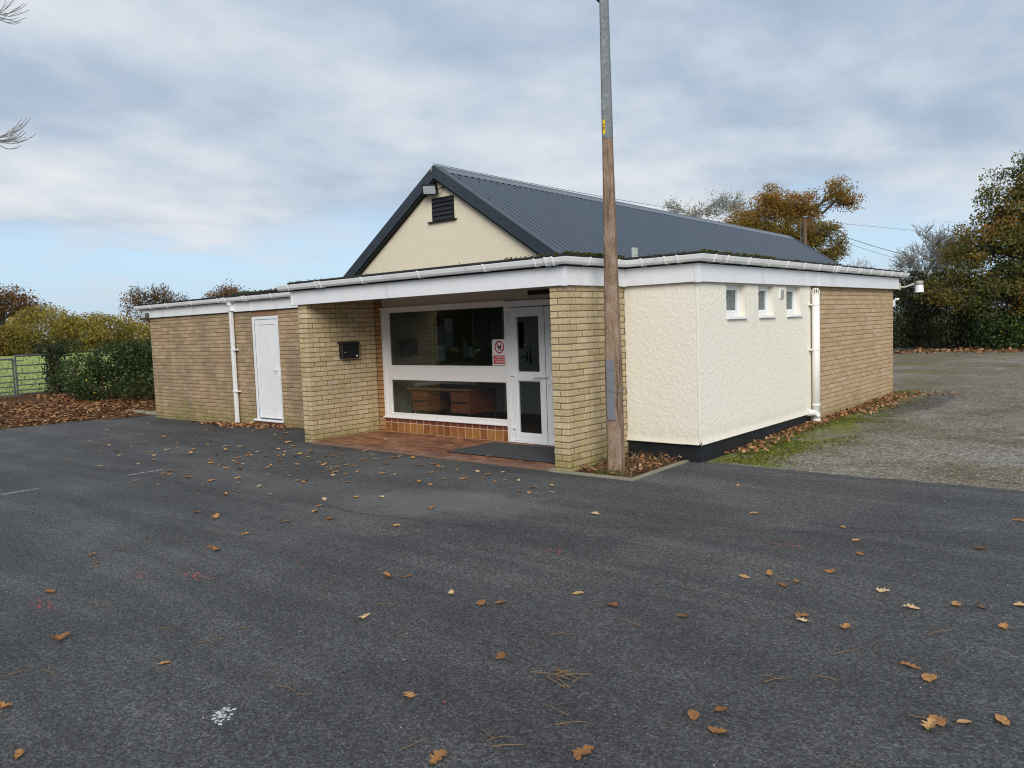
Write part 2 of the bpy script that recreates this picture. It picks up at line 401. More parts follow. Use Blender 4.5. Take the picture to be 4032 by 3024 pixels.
def m_gable():
    m, nt, b = mat('gable_render', .9, .2); p = pos(nt)
    c = mixc(nt, noise(nt, p, 1.5, 5, .6), (.72, .64, .49), (.78, .70, .55)); lk(nt, c, b.inputs['Base Color'])
    h = mth(nt, 'ADD', noise(nt, p, 36, 4, .6, 1.2), mth(nt, 'MULTIPLY', noise(nt, p, 7, 3), .6))
    bump(nt, b, h, .55, .012); return m
def m_white(name, col=(.80, .81, .83), rough=.32, dirt=.25, scale=2.2):
    m, nt, b = mat(name, rough, .45); p = pos(nt)
    mp = nd(nt, 'ShaderNodeMapping'); lk(nt, p, mp.inputs[0]); mp.inputs['Scale'].default_value = (1, 1, .45)
    d = mth(nt, 'MULTIPLY', sstep(nt, noise(nt, mp.outputs[0], scale, 7, .72, .4), .50, .80), dirt)
    c = mixc(nt, d, col, (.33, .33, .29))
    lk(nt, c, b.inputs['Base Color'])
    lk(nt, ramp(nt, noise(nt, p, 9, 3), [(.3, (rough*.85,)*3), (.7, (rough*1.3,)*3)]), b.inputs['Roughness'])
    return m
def m_roof():
    m, nt, b = mat('coated_roof_sheet', .34, .34); p = pos(nt)
    c = mixc(nt, noise(nt, p, 1.1, 5, .6), (.048, .064, .090), (.064, .083, .112))
    c = mixc(nt, mth(nt, 'MULTIPLY', sstep(nt, noise(nt, p, 9, 5, .7), .58, .8), .25), c, (.14, .15, .16))
    lk(nt, c, b.inputs['Base Color']); return m
def m_felt():
    m, nt, b = mat('roof_felt', .95, .15); p = pos(nt)
    c = ramp(nt, noise(nt, p, 30, 5, .7), [(.3, (.012, .012, .013)), (.7, (.045, .045, .045))])
    c = mixc(nt, sstep(nt, noise(nt, p, 3.0, 5, .7), .54, .66), c, (.035, .036, .014))
    lk(nt, c, b.inputs['Base Color']); bump(nt, b, noise(nt, p, 60, 4), .5, .006); return m
def m_moss():
    m, nt, b = mat('moss', .95, .1); p = pos(nt)
    c = ramp(nt, noise(nt, p, 22, 4, .7), [(.3, (.022, .028, .008)), (.5, (.06, .066, .012)), (.7, (.16, .14, .02))])
    lk(nt, c, b.inputs['Base Color']); bump(nt, b, noise(nt, p, 160, 3), .8, .006); return m
def m_concrete():
    m, nt, b = mat('weathered_concrete', .92, .2); p = pos(nt)
    a = noise(nt, p, 5, 6, .7); f = noise(nt, p, 75, 4, .8)
    c = ramp(nt, a, [(.3, (.22, .145, .100)), (.5, (.33, .230, .165)), (.72, (.43, .33, .265))])
    c = mixc(nt, 1.0, c, ramp(nt, f, [(.3, (.45, .43, .41)), (.6, (1.08, 1.08, 1.08)), (.75, (1.9, 1.9, 1.9))]), 'MULTIPLY')
    mp = nd(nt, 'ShaderNodeMapping'); lk(nt, p, mp.inputs[0]); mp.inputs['Scale'].default_value = (9, 9, .8)
    c = mixc(nt, mth(nt, 'MULTIPLY', sstep(nt, noise(nt, mp.outputs[0], 1.4, 6, .75), .46, .66), .85), c, (.075, .045, .030))
    lk(nt, c, b.inputs['Base Color']); bump(nt, b, mth(nt, 'ADD', f, noise(nt, p, 45, 4, .7)), .8, .008); return m
def m_galv(name='galvanised_steel', base=.20):
    m, nt, b = mat(name, .48, .5); p = pos(nt)
    c = ramp(nt, voro(nt, p, 30, 'F1', 0), [(.0, (base*.78, base*.86, base*.92)), (.5, (base, base*1.1, base*1.16)), (1, (base*1.5, base*1.55, base*1.6))])
    c = mixc(nt, mth(nt, 'MULTIPLY', sstep(nt, noise(nt, p, 12, 5, .7), .5, .75), .5), c, (base*.45, base*.48, base*.5))
    b.inputs['Metallic'].default_value = .35
    lk(nt, c, b.inputs['Base Color']); return m
def m_glass(name='window_glass', tint=(.90, .93, .92)):
    m = bpy.data.materials.new(name); m.use_nodes = True; nt = m.node_tree; nt.nodes.clear()
    o = nd(nt, 'ShaderNodeOutputMaterial'); mx = nd(nt, 'ShaderNodeMixShader'); t = nd(nt, 'ShaderNodeBsdfTransparent'); g = nd(nt, 'ShaderNodeBsdfGlossy')
    t.inputs[0].default_value = (*tint, 1); g.inputs['Roughness'].default_value = .015; g.inputs['Color'].default_value = (.95, .97, .97, 1)
    ge = nd(nt, 'ShaderNodeNewGeometry'); dt = nd(nt, 'ShaderNodeVectorMath'); dt.operation = 'DOT_PRODUCT'; lk(nt, ge.outputs['Incoming'], dt.inputs[0]); lk(nt, ge.outputs['Normal'], dt.inputs[1])
    ca = mth(nt, 'SUBTRACT', 1.0, mth(nt, 'ABSOLUTE', dt.outputs['Value'])); fr = mth(nt, 'ADD', mth(nt, 'MULTIPLY', mth(nt, 'POWER', ca, 5.0), .96), .04)
    bp = nd(nt, 'ShaderNodeBump'); bp.inputs['Strength'].default_value = .06; bp.inputs['Distance'].default_value = .004; lk(nt, noise(nt, pos(nt), 2.2, 2), bp.inputs['Height'])
    lk(nt, bp.outputs[0], g.inputs['Normal'])
    lk(nt, fr, mx.inputs[0]); lk(nt, t.outputs[0], mx.inputs[1]); lk(nt, g.outputs[0], mx.inputs[2]); lk(nt, mx.outputs[0], o.inputs[0])
    MATS[name] = m; return m
def m_obscure():
    m, nt, b = mat('obscured_glass', .18, .5); p = pos(nt)
    mp = nd(nt, 'ShaderNodeMapping'); lk(nt, p, mp.inputs[0]); mp.inputs['Scale'].default_value = (1, 1.0, .28)
    n = noise(nt, mp.outputs[0], 70, 4, .7, 1.0)
    lk(nt, ramp(nt, n, [(.32, (.035, .050, .046)), (.5, (.10, .13, .12)), (.7, (.24, .29, .27))]), b.inputs['Base Color'])
    bump(nt, b, n, .7, .006); return m
def leaf_mat(name, stops, trans=.3, rough=.65, objrand=False):
    m, nt, b = mat(name, rough, .25)
    a = nd(nt, 'ShaderNodeAttribute'); a.attribute_name = 'tone'
    t = tonev(nt) if objrand else a.outputs['Fac']
    c = ramp(nt, t, stops)
    if objrand:
        c = mixc(nt, 1.0, c, ramp(nt, noise(nt, objc(nt), 60, 4, .7), [(.3, (.72, .70, .68)), (.65, (1.12, 1.1, 1.08))]), 'MULTIPLY')
    lk(nt, c, b.inputs['Base Color'])
    if trans > 0:
        o = nt.nodes['Material Output']; mx = nd(nt, 'ShaderNodeMixShader'); tr = nd(nt, 'ShaderNodeBsdfTranslucent')
        lk(nt, c, tr.inputs[0]); mx.inputs[0].default_value = trans
        lk(nt, b.outputs[0], mx.inputs[1]); lk(nt, tr.outputs[0], mx.inputs[2]); lk(nt, mx.outputs[0], o.inputs[0])
    return m
def m_bark(name, c0, c1, sc=14):
    m, nt, b = mat(name, .95, .1); p = pos(nt)
    mp = nd(nt, 'ShaderNodeMapping'); lk(nt, p, mp.inputs[0]); mp.inputs['Scale'].default_value = (1, 1, .3)
    n = noise(nt, mp.outputs[0], sc, 5, .7); lk(nt, mixc(nt, n, c0, c1), b.inputs['Base Color']); bump(nt, b, n, .7, .02); return m
def m_tile(name, stops, rough=.45):
    m, nt, b = mat(name, rough, .4); p = pos(nt)
    c = ramp(nt, tonev(nt), stops)
    c = mixc(nt, 1.0, c, ramp(nt, noise(nt, p, 16, 5, .7), [(.3, (.74, .74, .74)), (.7, (1.18, 1.16, 1.14))]), 'MULTIPLY')
    lk(nt, c, b.inputs['Base Color']); bump(nt, b, noise(nt, p, 90, 3), .2, .003); return m
def m_wood(name, c0, c1, axis_scale=(1, 12, 12), rough=.45):
    m, nt, b = mat(name, rough, .4); p = pos(nt)
    mp = nd(nt, 'ShaderNodeMapping'); lk(nt, p, mp.inputs[0]); mp.inputs['Scale'].default_value = axis_scale
    lk(nt, mixc(nt, noise(nt, mp.outputs[0], 6, 5, .65, .5), c0, c1), b.inputs['Base Color']); return m
def m_worn_paint():
    m = bpy.data.materials.new('worn_road_paint'); m.use_nodes = True; nt = m.node_tree; b = nt.nodes['Principled BSDF']
    b.inputs['Base Color'].default_value = (.62, .62, .62, 1); b.inputs['Roughness'].default_value = .8
    p = pos(nt); o = nt.nodes['Material Output']; mx = nd(nt, 'ShaderNodeMixShader'); t = nd(nt, 'ShaderNodeBsdfTransparent')
    lk(nt, sstep(nt, noise(nt, p, 45, 5, .75), .46, .60), mx.inputs[0]); lk(nt, t.outputs[0], mx.inputs[1]); lk(nt, b.outputs[0], mx.inputs[2]); lk(nt, mx.outputs[0], o.inputs[0])
    return m

M_TARMAC = m_tarmac(); M_YARD = m_yard(); M_SOIL = m_soil(); M_FIELD = m_field(); M_GROUND = m_ground()
M_BRICK_P = brick_mat('buff_brick', [(0, (.49, .385, .215)), (.35, (.57, .455, .265)), (.7, (.62, .505, .305)), (.9, (.58, .45, .31)), (1, (.67, .56, .37))], moss=.85, grime=.38, gz0=.03, gz1=.34, speck=.25)
M_BRICK_W = brick_mat('brown_buff_brick', [(0, (.38, .27, .165)), (.4, (.44, .315, .195)), (.75, (.49, .355, .225)), (1, (.53, .40, .26))], moss=.8, grime=.80, gz0=.02, gz1=.42, speck=.35)
M_BRICK_R = brick_mat('tan_brick', [(0, (.46, .325, .195)), (.5, (.51, .37, .23)), (.85, (.55, .405, .255)), (1, (.54, .43, .31))], moss=.6, grime=.12, gz0=.05, gz1=.40)
M_BRICK_J = brick_mat('orange_brick', [(0, (.38, .20, .085)), (1, (.47, .27, .125))], moss=0, grime=.2)
M_MORTAR = simple('mortar', (.185, .13, .075), .95, .1, .3, 14, .4)
M_MORTAR_R = simple('tan_mortar', (.27, .18, .10), .95, .1, .3, 14, .4)
M_RENDER = m_render('textured_render', (.78, .735, .635), (.82, .785, .70), .10)
M_PLINTH = simple('black_bitumen_paint', (.012, .014, .018), .6, .35, .5, 5, .3)
M_GABLE = m_gable()
M_UPVC = m_white('white_upvc', (.80, .81, .84), .28, .16)
M_FASCIA = m_white('white_fascia', (.78, .79, .82), .35, .42)
M_GUTTER = m_white('white_gutter', (.80, .81, .82), .30, .55, 4.0)
M_FRAME = m_white('white_painted_timber', (.78, .76, .75), .45, .12)
M_SOFFIT = m_white('cream_board', (.60, .52, .45), .6, .2)
M_ROOF = m_roof(); M_BARGE = simple('dark_flashing', (.030, .040, .055), .38, .5, .15, 3)
M_FELT = m_felt(); M_MOSS = m_moss(); M_CONC = m_concrete(); M_GALV = m_galv(); M_GATE = m_galv('gate_steel', .12)
M_KERB = simple('mossy_concrete', (.26, .245, .18), .95, .15, .35, 9, .5)
M_GLASS = m_glass(); M_OBSC = m_obscure()
M_BLACK = simple('black_paint', (.010, .010, .012), .42, .45, .3, 10)
M_DARK = simple('dark_shade_and_fittings', (.02, .02, .02), .8, .2)  # near-black: stands in for unlit gaps and rooms, also colours dark fittings
M_TILE_F = m_tile('quarry_floor_tile', [(0, (.125, .052, .030)), (.3, (.20, .080, .043)), (.65, (.27, .115, .062)), (.88, (.34, .16, .085)), (1, (.15, .09, .07))])
M_TILE_W = m_tile('quarry_wall_tile', [(0, (.22, .085, .028)), (.5, (.30, .13, .045)), (1, (.36, .17, .055))], .32)
M_TILE_D = m_tile('dark_quarry_tile', [(0, (.14, .042, .026)), (1, (.20, .062, .036))], .32)
M_GROUT = simple('grout', (.58, .43, .32), .9, .15, .2, 20)
M_GROUT_F = simple('floor_grout', (.22, .125, .085), .9, .15, .25, 20)
M_GREYTILE = m_tile('brown_edge_tile', [(0, (.15, .085, .065)), (.6, (.21, .12, .09)), (1, (.24, .17, .15))], .6)
M_MAT = simple('doormat_fibre', (.075, .080, .085), .95, .1, .35, 60, .8, 220)
M_CARPET = simple('dark_carpet', (.016, .019, .024), .95, .1, .2, 40)
M_INWALL = simple('pale_green_wall', (.25, .265, .24), .8, .2, .06, 2)
M_CEIL = simple('white_ceiling', (.55, .55, .52), .8, .2, .05, 2)
M_DESK = m_wood('desk_veneer', (.10, .026, .012), (.165, .050, .021), (1, 1, 14))
M_DESKTOP = m_wood('desk_top', (.11, .05, .022), (.17, .085, .038), (1, 14, 14))
M_DESKDARK = simple('dark_desk_panel', (.035, .02, .015), .6, .3)  # darker brown of the desk legs, rail and modesty panel
M_PAPER = simple('paper', (.62, .64, .68), .8, .2, .08, 8)
M_PAPER2 = simple('printed_paper', (.35, .36, .40), .8, .2, .4, 40)
M_BOARD = simple('noticeboard_cloth', (.16, .17, .10), .95, .1, .15, 40)
M_ALU = simple('aluminium', (.55, .52, .36), .4, .5, .1, 10)
M_RAD = simple('radiator_enamel', (.62, .63, .60), .4, .4, .05)
M_RED = simple('sign_red', (.52, .012, .022), .4, .4, .06)
M_SIGNW = simple('sign_white', (.78, .78, .80), .4, .4, .05)
M_YELLOW = simple('sticker_yellow', (.72, .50, .012), .5, .4, .12, 30)
M_INK = simple('ink', (.03, .028, .02), .6, .3)
M_CREAMPLAS = simple('aged_plastic', (.42, .40, .34), .5, .4, .2, 14)
M_LENS = simple('lamp_lens', (.42, .47, .48), .12, .6, .25, 9)
M_PVCROUND = m_white('white_pvc_pipe', (.82, .80, .77), .35, .10)
M_STEP = simple('red_step', (.16, .07, .045), .8, .2, .25, 12, .4)
M_BROWNWOOD = simple('brown_lintel', (.30, .165, .095), .7, .25, .15, 8)
M_PALEWOOD = simple('pale_weathered_board', (.48, .52, .48), .9, .15, .25, 12, .4)
M_POLEWOOD = m_bark('pole_wood', (.10, .065, .045), (.20, .135, .10))
M_WIRE = simple('cable', (.10, .11, .12), .7, .3)
M_BARK = m_bark('oak_bark', (.045, .038, .028), (.12, .105, .08))
M_BARKG = m_bark('grey_bark', (.20, .195, .18), (.38, .37, .345))
M_TWIG = m_bark('dry_twig', (.14, .082, .045), (.30, .20, .115), 40)
M_POSTWOOD = m_bark('fence_post_wood', (.12, .085, .055), (.25, .19, .13))
LF_GOLD = leaf_mat('golden_oak_leaves', [(0, (.085, .080, .018)), (.35, (.20, .155, .028)), (.65, (.33, .19, .034)), (.88, (.38, .155, .030)), (1, (.45, .27, .08))], .35)
LF_OAKR = leaf_mat('turning_oak_leaves', [(0, (.035, .050, .014)), (.4, (.085, .105, .026)), (.62, (.15, .14, .03)), (.8, (.30, .16, .035)), (1, (.42, .22, .05))], .3)
LF_BROWN = leaf_mat('russet_oak_leaves', [(0, (.05, .03, .012)), (.5, (.13, .065, .022)), (.85, (.22, .105, .032)), (1, (.30, .17, .07))], .3)
LF_WILLOW = leaf_mat('yellow_willow_leaves', [(0, (.07, .055, .016)), (.3, (.17, .13, .026)), (.6, (.29, .22, .04)), (.85, (.38, .29, .055)), (1, (.24, .24, .06))], .3)
LF_PALE = leaf_mat('pale_sparse_leaves', [(0, (.16, .16, .11)), (.6, (.27, .27, .21)), (1, (.36, .33, .18))], .4)
LF_HEDGE = leaf_mat('dark_hedge_leaves', [(0, (.010, .014, .006)), (.5, (.026, .034, .012)), (.8, (.055, .058, .020)), (1, (.10, .075, .030))], .2)
LF_BRAMBLE = leaf_mat('bramble_leaves', [(0, (.012, .020, .007)), (.5, (.030, .055, .016)), (.85, (.060, .095, .026)), (.965, (.13, .16, .05)), (1, (.42, .34, .04))], .2, .45)
LF_IVY = leaf_mat('ivy_leaves', [(0, (.010, .016, .006)), (.7, (.028, .045, .014)), (1, (.06, .08, .025))], .15, .4)
LF_GROUND = leaf_mat('fallen_leaf', [(0, (.22, .10, .04)), (.3, (.36, .175, .065)), (.6, (.47, .255, .10)), (.85, (.54, .35, .17)), (1, (.60, .45, .27))], .12, .75, True)
LF_LITTER = leaf_mat('leaf_litter', [(0, (.12, .052, .024)), (.35, (.25, .115, .048)), (.7, (.38, .19, .085)), (1, (.52, .32, .17))], .1, .75)
LF_GRASS = leaf_mat('grass_blades', [(0, (.05, .09, .015)), (.6, (.12, .19, .035)), (1, (.24, .27, .07))], .3)
M_DRYSTEM = leaf_mat('dry_stems', [(0, (.10, .06, .035)), (.6, (.20, .125, .07)), (1, (.38, .27, .16))], .1)

# ------------------------------------------------------------------ ground
def sm(t): t = np.clip(t, 0, 1); return t*t*(3-2*t)
def gz(x, y):
    x = np.asarray(x, float); y = np.asarray(y, float)
    s = np.maximum(0, -8.3-x)
    left = .05*np.minimum(s, 5.5)+.0265*np.clip(s-5.5, 0, 40)
    dip = -.075*sm((-1.6-x)/5.0)*(1-sm((-8.3-x)/1.2))
    back = .0150*np.clip(y-1.3, 0, 40)*sm((x+2.0)/6.0)
    return left+dip+back
def Z(x, y): return float(gz(x, y))
def grid(name, xs, ys, dz, mtl, edge=None, kind='structure', lump=0.0):
    xs = np.asarray(xs, float); ys = np.asarray(ys, float)
    X, Y = np.meshgrid(xs, ys)
    if edge: X, Y = edge(X, Y)
    H = gz(X, Y)+dz
    if lump:
        H = H+lump*(np.sin(X*1.7+Y*.6)*np.sin(Y*1.3-X*.4)+.5*np.sin(X*4.1+1)*np.sin(Y*3.7+2))
    V = np.stack([X, Y, H], -1).reshape(-1, 3)
    n, k = len(ys), len(xs)
    i = np.arange(n*k).reshape(n, k)
    F = np.stack([i[:-1, :-1], i[:-1, 1:], i[1:, 1:], i[1:, :-1]], -1).reshape(-1, 4)
    return tag(np_mesh(name, V, F, mtl, smooth=True), kind=kind)
rng = np.random.default_rng(3)
def spread(a, b, n, p=1.0): return a+(b-a)*np.linspace(0, 1, n)**p
gx = np.concatenate([-spread(60, 600, 10, 2)[::-1], np.linspace(-58, -14, 23), np.linspace(-13, 24, 38), spread(26, 500, 10, 2)])
gy = np.concatenate([-spread(20, 300, 8, 2)[::-1], np.linspace(-18, 50, 69), spread(55, 700, 10, 2)])
grid('ground', gx, gy, -.035, M_GROUND)
def tarmac_edge(X, Y):
    w = rng.normal(0, .012, Y.shape)
    top = Y > Y.max()-1e-6
    Y = np.where(top, 1.30+.03*np.sin(X*2.3)+w+np.where(X > 5.9, .03*np.sin(X*.9+.5), 0), Y)
    lft = X < X.min()+1e-6
    X = np.where(lft, X-.10+.10*np.sin(Y*1.1)+rng.normal(0, .03, X.shape), X)
    return X, Y
grid('tarmac', np.concatenate([np.linspace(-8.25, 5.6, 56), np.linspace(5.7, 15, 94)]), np.concatenate([np.linspace(-13, 0.8, 56), np.linspace(.9, 1.33, 8)]), 0.0, M_TARMAC, tarmac_edge)
grid('gravel_yard', np.linspace(-6, 26, 65), np.linspace(1.15, 27, 54), -.012, M_YARD)
grid('leafy_verge', np.linspace(-14.2, -8.0, 40), np.linspace(-9, 9, 60), -.004, M_SOIL, lump=.025)
grid('field', np.concatenate([-spread(14.0, 62, 30, 1.3)[::-1]]), np.linspace(-30, 45, 60), -.010, M_FIELD)

# painted bay line remnants and other marks on the tarmac
M_WORN = m_worn_paint()
for i, (x, y0, y1, lab) in enumerate([(.205, -2.93, -2.48, 'faded white painted line on tarmac nearer the porch'), (.115, -4.32, -3.90, 'faded white painted line on tarmac nearer the left edge')]):
    m = MB(); n = 6
    for k in range(n):
        a, b_ = y0+(y1-y0)*k/n, y0+(y1-y0)*(k+1)/n
        m.poly([(x-.03, a, .004), (x+.03, a, .004), (x+.034, b_, .004), (x-.028, b_, .004)])
    tag(m.build('painted_line', M_WORN), lab, 'road marking', 'faded bay lines on the tarmac')

# ------------------------------------------------------------------ the hall
HALL = thing('village_hall', 'low buff brick hall with cream gable and blue-grey corrugated roof', 'building')
def part(name, mb, mtl, parent=HALL, smooth=False): return mb.build(name, mtl, parent, smooth)
PW, D2, XR, YB, YW, XL = 4.918, 1.245, 5.916, 1.335, 1.068, -7.405
# --- brickwork ------------------------------------------------------------
porch_wall = part('porch_wall', (lambda m: (m.box((-.210, .005, -.05), (-.005, YB+.10, 2.30)), m)[1])(MB()), M_MORTAR)
pier = part('porch_pier', (lambda m: (m.box((PW-.210, .005, -.05), (PW-.005, D2+.10, 2.30)), m)[1])(MB()), M_MORTAR)
wing = MB()
wing.box((XL+.008, YW+.005, -.2), (-3.305, YW+.20, 2.36)); wing.box((-2.405, YW+.005, -.2), (-.215, YW+.20, 2.36)); wing.box((-3.305, YW+.005, 2.10), (-2.405, YW+.20, 2.36))
wing.box((XL+.008, YW+.20, -.2), (XL+.20, 8.2, 2.36)); wing.box((XL+.20, 8.0, -.2), (-2.0, 8.2, 2.36))
part('wing_wall', wing, M_MORTAR)
rw = MB(); rw.box((XR-.30, 4.86, -.1), (XR-.040, 9.30, 2.36)); rw.box((-1.5, 9.10, -.1), (XR-.30, 9.30, 2.36)); part('side_wall', rw, M_MORTAR_R)

BRK = {}
def brick_obj(a, b, mtl, parent):
    size = tuple(round(abs(b[i]-a[i]), 4) for i in range(3)); key = (size, mtl.name)
    if key not in BRK:
        m = MB(); m.box((-size[0]/2, -size[1]/2, -size[2]/2), (size[0]/2, size[1]/2, size[2]/2), .005); BRK[key] = m.mesh('brick', mtl)
    o = bpy.data.objects.new('brick', BRK[key])
    o.location = tuple((a[i]+b[i])/2+RND.uniform(-.0012, .0012) for i in range(3))
    o.rotation_euler = (RND.uniform(-.004, .004), RND.uniform(-.004, .004), RND.uniform(-.004, .004))
    return link(o, parent)
REST = MB()
REST_M = [M_BRICK_P, M_BRICK_W, M_BRICK_R, M_BRICK_J]
def brick_rest(a, b, mi):
    REST.cur = mi; REST.t = RND.uniform(.02, .98)
    j = [RND.uniform(-.0015, .0015) for _ in range(3)]
    REST.box(tuple(a[i]+j[i] for i in range(3)), tuple(b[i]+j[i] for i in range(3)), .005)
BH, BC, BL, BW = .065, .075, .215, .1025
def stretchers(y0, y1):
    out = []; y = y0
    while y < y1-.03:
        e = min(y+BL, y1); out.append((y, e)); y += BL+.010
    return out
n_obj = 0
for k in range(30):
    z0 = -.030+k*BC; z1 = z0+BH
    odd = k % 2
    # left porch wall (inner face x = 0)
    L = []
    if not odd:
        L.append(((-.215, 0, z0), (0, BW, z1))); st = stretchers(BW+.01, YB)
    else:
        L.append(((-BW, 0, z0), (0, BL, z1))); L.append(((-.215, 0, z0), (-.1125, BL, z1))); st = stretchers(BL+.01, YB)
    for (a, e) in st: L.append(((-BW, a, z0), (0, e, z1)))
    for a, b_ in L:
        if b_[1] < .36: brick_obj(a, b_, M_BRICK_P, porch_wall); n_obj += 1
        else: brick_rest(a, b_, 0)
    for (a, e) in stretchers(BL+.01, YW): brick_rest((-.215, a, z0), (-.1125, e, z1), 0)
    # right pier
    L = []
    if odd:
        L.append(((PW-.215, 0, z0), (PW, BW, z1))); st = stretchers(BW+.01, D2)
    else:
        L.append(((PW-BW, 0, z0), (PW, BL, z1))); L.append(((PW-.215, 0, z0), (PW-.1125, BL, z1))); st = stretchers(BL+.01, D2)
    for (a, e) in st: L.append(((PW-BW, a, z0), (PW, e, z1)))
    for a, b_ in L:
        if n_obj < 290 : brick_obj(a, b_, M_BRICK_P, pier); n_obj += 1
        else: brick_rest(a, b_, 0)
    for (a, e) in stretchers(BL+.01, YB): brick_rest((PW-.215, a, z0), (PW-.1125, e, z1), 0)
    # jamb beside the window
    brick_rest((.006, YB, z0), (.148 if odd else .142, YB+.10, z1), 3)
    # wing front
    zw0 = -.105+k*BC; zw1 = zw0+BH
    x = XL-(0 if odd else BW+.01-.0); first = True
    xs = []; x = XL
    e0 = BL if odd else BW
    xs.append((x, x+e0)); x += e0+.01
    while x < -.22: xs.append((x, min(x+BL, -.216))); x += BL+.01
    for (a, e) in xs:
        if zw1 > .02 and zw0 < 2.10:
            pcs = []
            if a < -3.305: pcs.append((a, min(e, -3.31)))
            if e > -2.405: pcs.append((max(a, -2.40), e))
        else: pcs = [(a, e)]
        for (p, q) in pcs:
            if q-p > .02: brick_rest((p, YW, zw0), (q, YW+BW, zw1), 1)
    # wing left end
    for (a, e) in stretchers(YW+(BW+.01 if odd else BL+.01), YW+2.4): brick_rest((XL, a, zw0), (XL+BW, e, zw1), 1)
    # right side wall
    zr0 = -.02+k*BC; zr1 = zr0+BH
    off = 0 if odd else .1125
    for (a, e) in [(4.86, 4.86+off-.01)]*(1 if off else 0)+stretchers(4.86+off, 9.31): brick_rest((XR-.035-BW, a, zr0), (XR-.035, e, zr1), 2)
    x = XR-.035-BW-.01
    while x > XR-2.2: brick_rest((x-BL, 9.31-BW, zr0), (x, 9.31, zr1), 2); x -= BL+.01
bw = REST.build('brickwork', REST_M, HALL, fix=False); tag(bw, kind='stuff')

# --- textured render block --------------------------------------------------
def vnoise(P, seed=0):
    """value noise on an (n,3) array"""
    P = np.asarray(P, float); i = np.floor(P).astype(np.int64); f = P-i; f = f*f*(3-2*f)
    def h(a, b_, c):
        n = (a*374761393+b_*668265263+c*2147483647+seed*1442695) & 0xffffffff
        n = ((n ^ (n >> 13))*1274126177) & 0xffffffff
        return ((n ^ (n >> 16)) & 0xffff)/65535.0
    r = 0
    for dx in (0, 1):
        for dy in (0, 1):
            for dz in (0, 1):
                w = (f[:, 0] if dx else 1-f[:, 0])*(f[:, 1] if dy else 1-f[:, 1])*(f[:, 2] if dz else 1-f[:, 2])
                r = r+w*h(i[:, 0]+dx, i[:, 1]+dy, i[:, 2]+dz)
    return r
RB = .215
def render_wall(us, zs, origin, udir, ndir, holes):
    us = np.asarray(us); zs = np.asarray(zs)
    U, W = np.meshgrid(us, zs)
    P = np.stack([origin[0]+udir[0]*U, origin[1]+udir[1]*U, W], -1).reshape(-1, 3)
    q = P*np.array([1, 1, 1.15])
    q = q+.012*np.stack([vnoise(P*30, 5)-.5, vnoise(P*30, 6)-.5, vnoise(P*30, 7)-.5], -1)*2
    d = vnoise(q*85, 1)*.6+vnoise(q*150, 2)*.4
    d = np.clip((d-.42)*4.0, 0, 1)*.0050+vnoise(P*4, 4)*.002
    # bell-cast drip flares out at the bottom
    zz = P[:, 2]; d = d+.030*np.clip((RB+.09-zz)/.09, 0, 1)**2
    P = P+np.array([ndir[0], ndir[1], 0])*d[:, None]
    n, k = U.shape; i = np.arange(n*k).reshape(n, k)
    um = (us[:-1]+us[1:])/2; zm = (zs[:-1]+zs[1:])/2
    keep = np.ones((n-1, k-1), bool)
    for (a, b_, c, e) in holes:
        keep &= ~((um[None, :] > a) & (um[None, :] < b_) & (zm[:, None] > c) & (zm[:, None] < e))
    F = np.stack([i[:-1, :-1], i[:-1, 1:], i[1:, 1:], i[1:, :-1]], -1)[keep]
    return P, F
def snap(a, b, step, marks):
    v = list(np.arange(a, b, step))+[b]
    for m_ in marks: v = [t for t in v if abs(t-m_) > step*.55]+[m_]
    return sorted(v)
WINS = [(1.992, 2.545), (2.950, 3.468), (3.905, 4.452)]
WZ0, WZ1 = 1.715, 2.115
ST = .0135
marks = [v for w in WINS for v in w]
zs = snap(RB, 2.30, ST, [WZ0, WZ1])
P1, F1 = render_wall(np.arange(PW, XR+.001, ST), zs, (0, D2, 0), (1, 0), (0, -1), [])
P2, F2 = render_wall(snap(D2, 4.845, ST, marks), zs, (XR, 0, 0), (0, 1), (1, 0), [(w[0], w[1], WZ0, WZ1) for w in WINS])
np_mesh('render_wall', P1, F1, M_RENDER, HALL, smooth=True)
np_mesh('render_wall', P2, F2, M_RENDER, HALL, smooth=True)
m = MB()   # corner bead, drip underside, end return and window reveals
m.box((XR-.02, D2-.006, RB), (XR+.006, D2+.02, 2.3), .004)
m.box((XR-.10, 4.80, RB), (XR+.004, 4.848, 2.3))
m.box((PW+.01, D2-.030, RB-.004), (XR+.028, D2+.2, RB+.004)); m.box((XR-.2, D2-.030, RB-.004), (XR+.030, 4.85, RB+.004))
for (a, b_) in WINS:
    m.box((XR-.16, a-.012, WZ0-.01), (XR+.001, a, WZ1+.01)); m.box((XR-.16, b_, WZ0-.01), (XR+.001, b_+.012, WZ1+.01))
    m.box((XR-.16, a, WZ0-.012), (XR+.001, b_, WZ0)); m.box((XR-.16, a, WZ1), (XR+.001, b_, WZ1+.012))
part('render_edges', m, M_RENDER)
m = MB(); m.box((PW+.005, D2+.012, -.1), (XR-.012, D2+.15, RB-.004)); m.box((XR-.16, D2+.15, -.1), (XR-.012, 4.852, RB-.004)); part('plinth', m, M_PLINTH)
m = MB(); m.box((XR-.32, D2+.2, -.1), (XR-.30, 9.1, 2.36)); part('inner_partition', m, M_DARK)  # dark colour stands in for the unlit room behind the windows

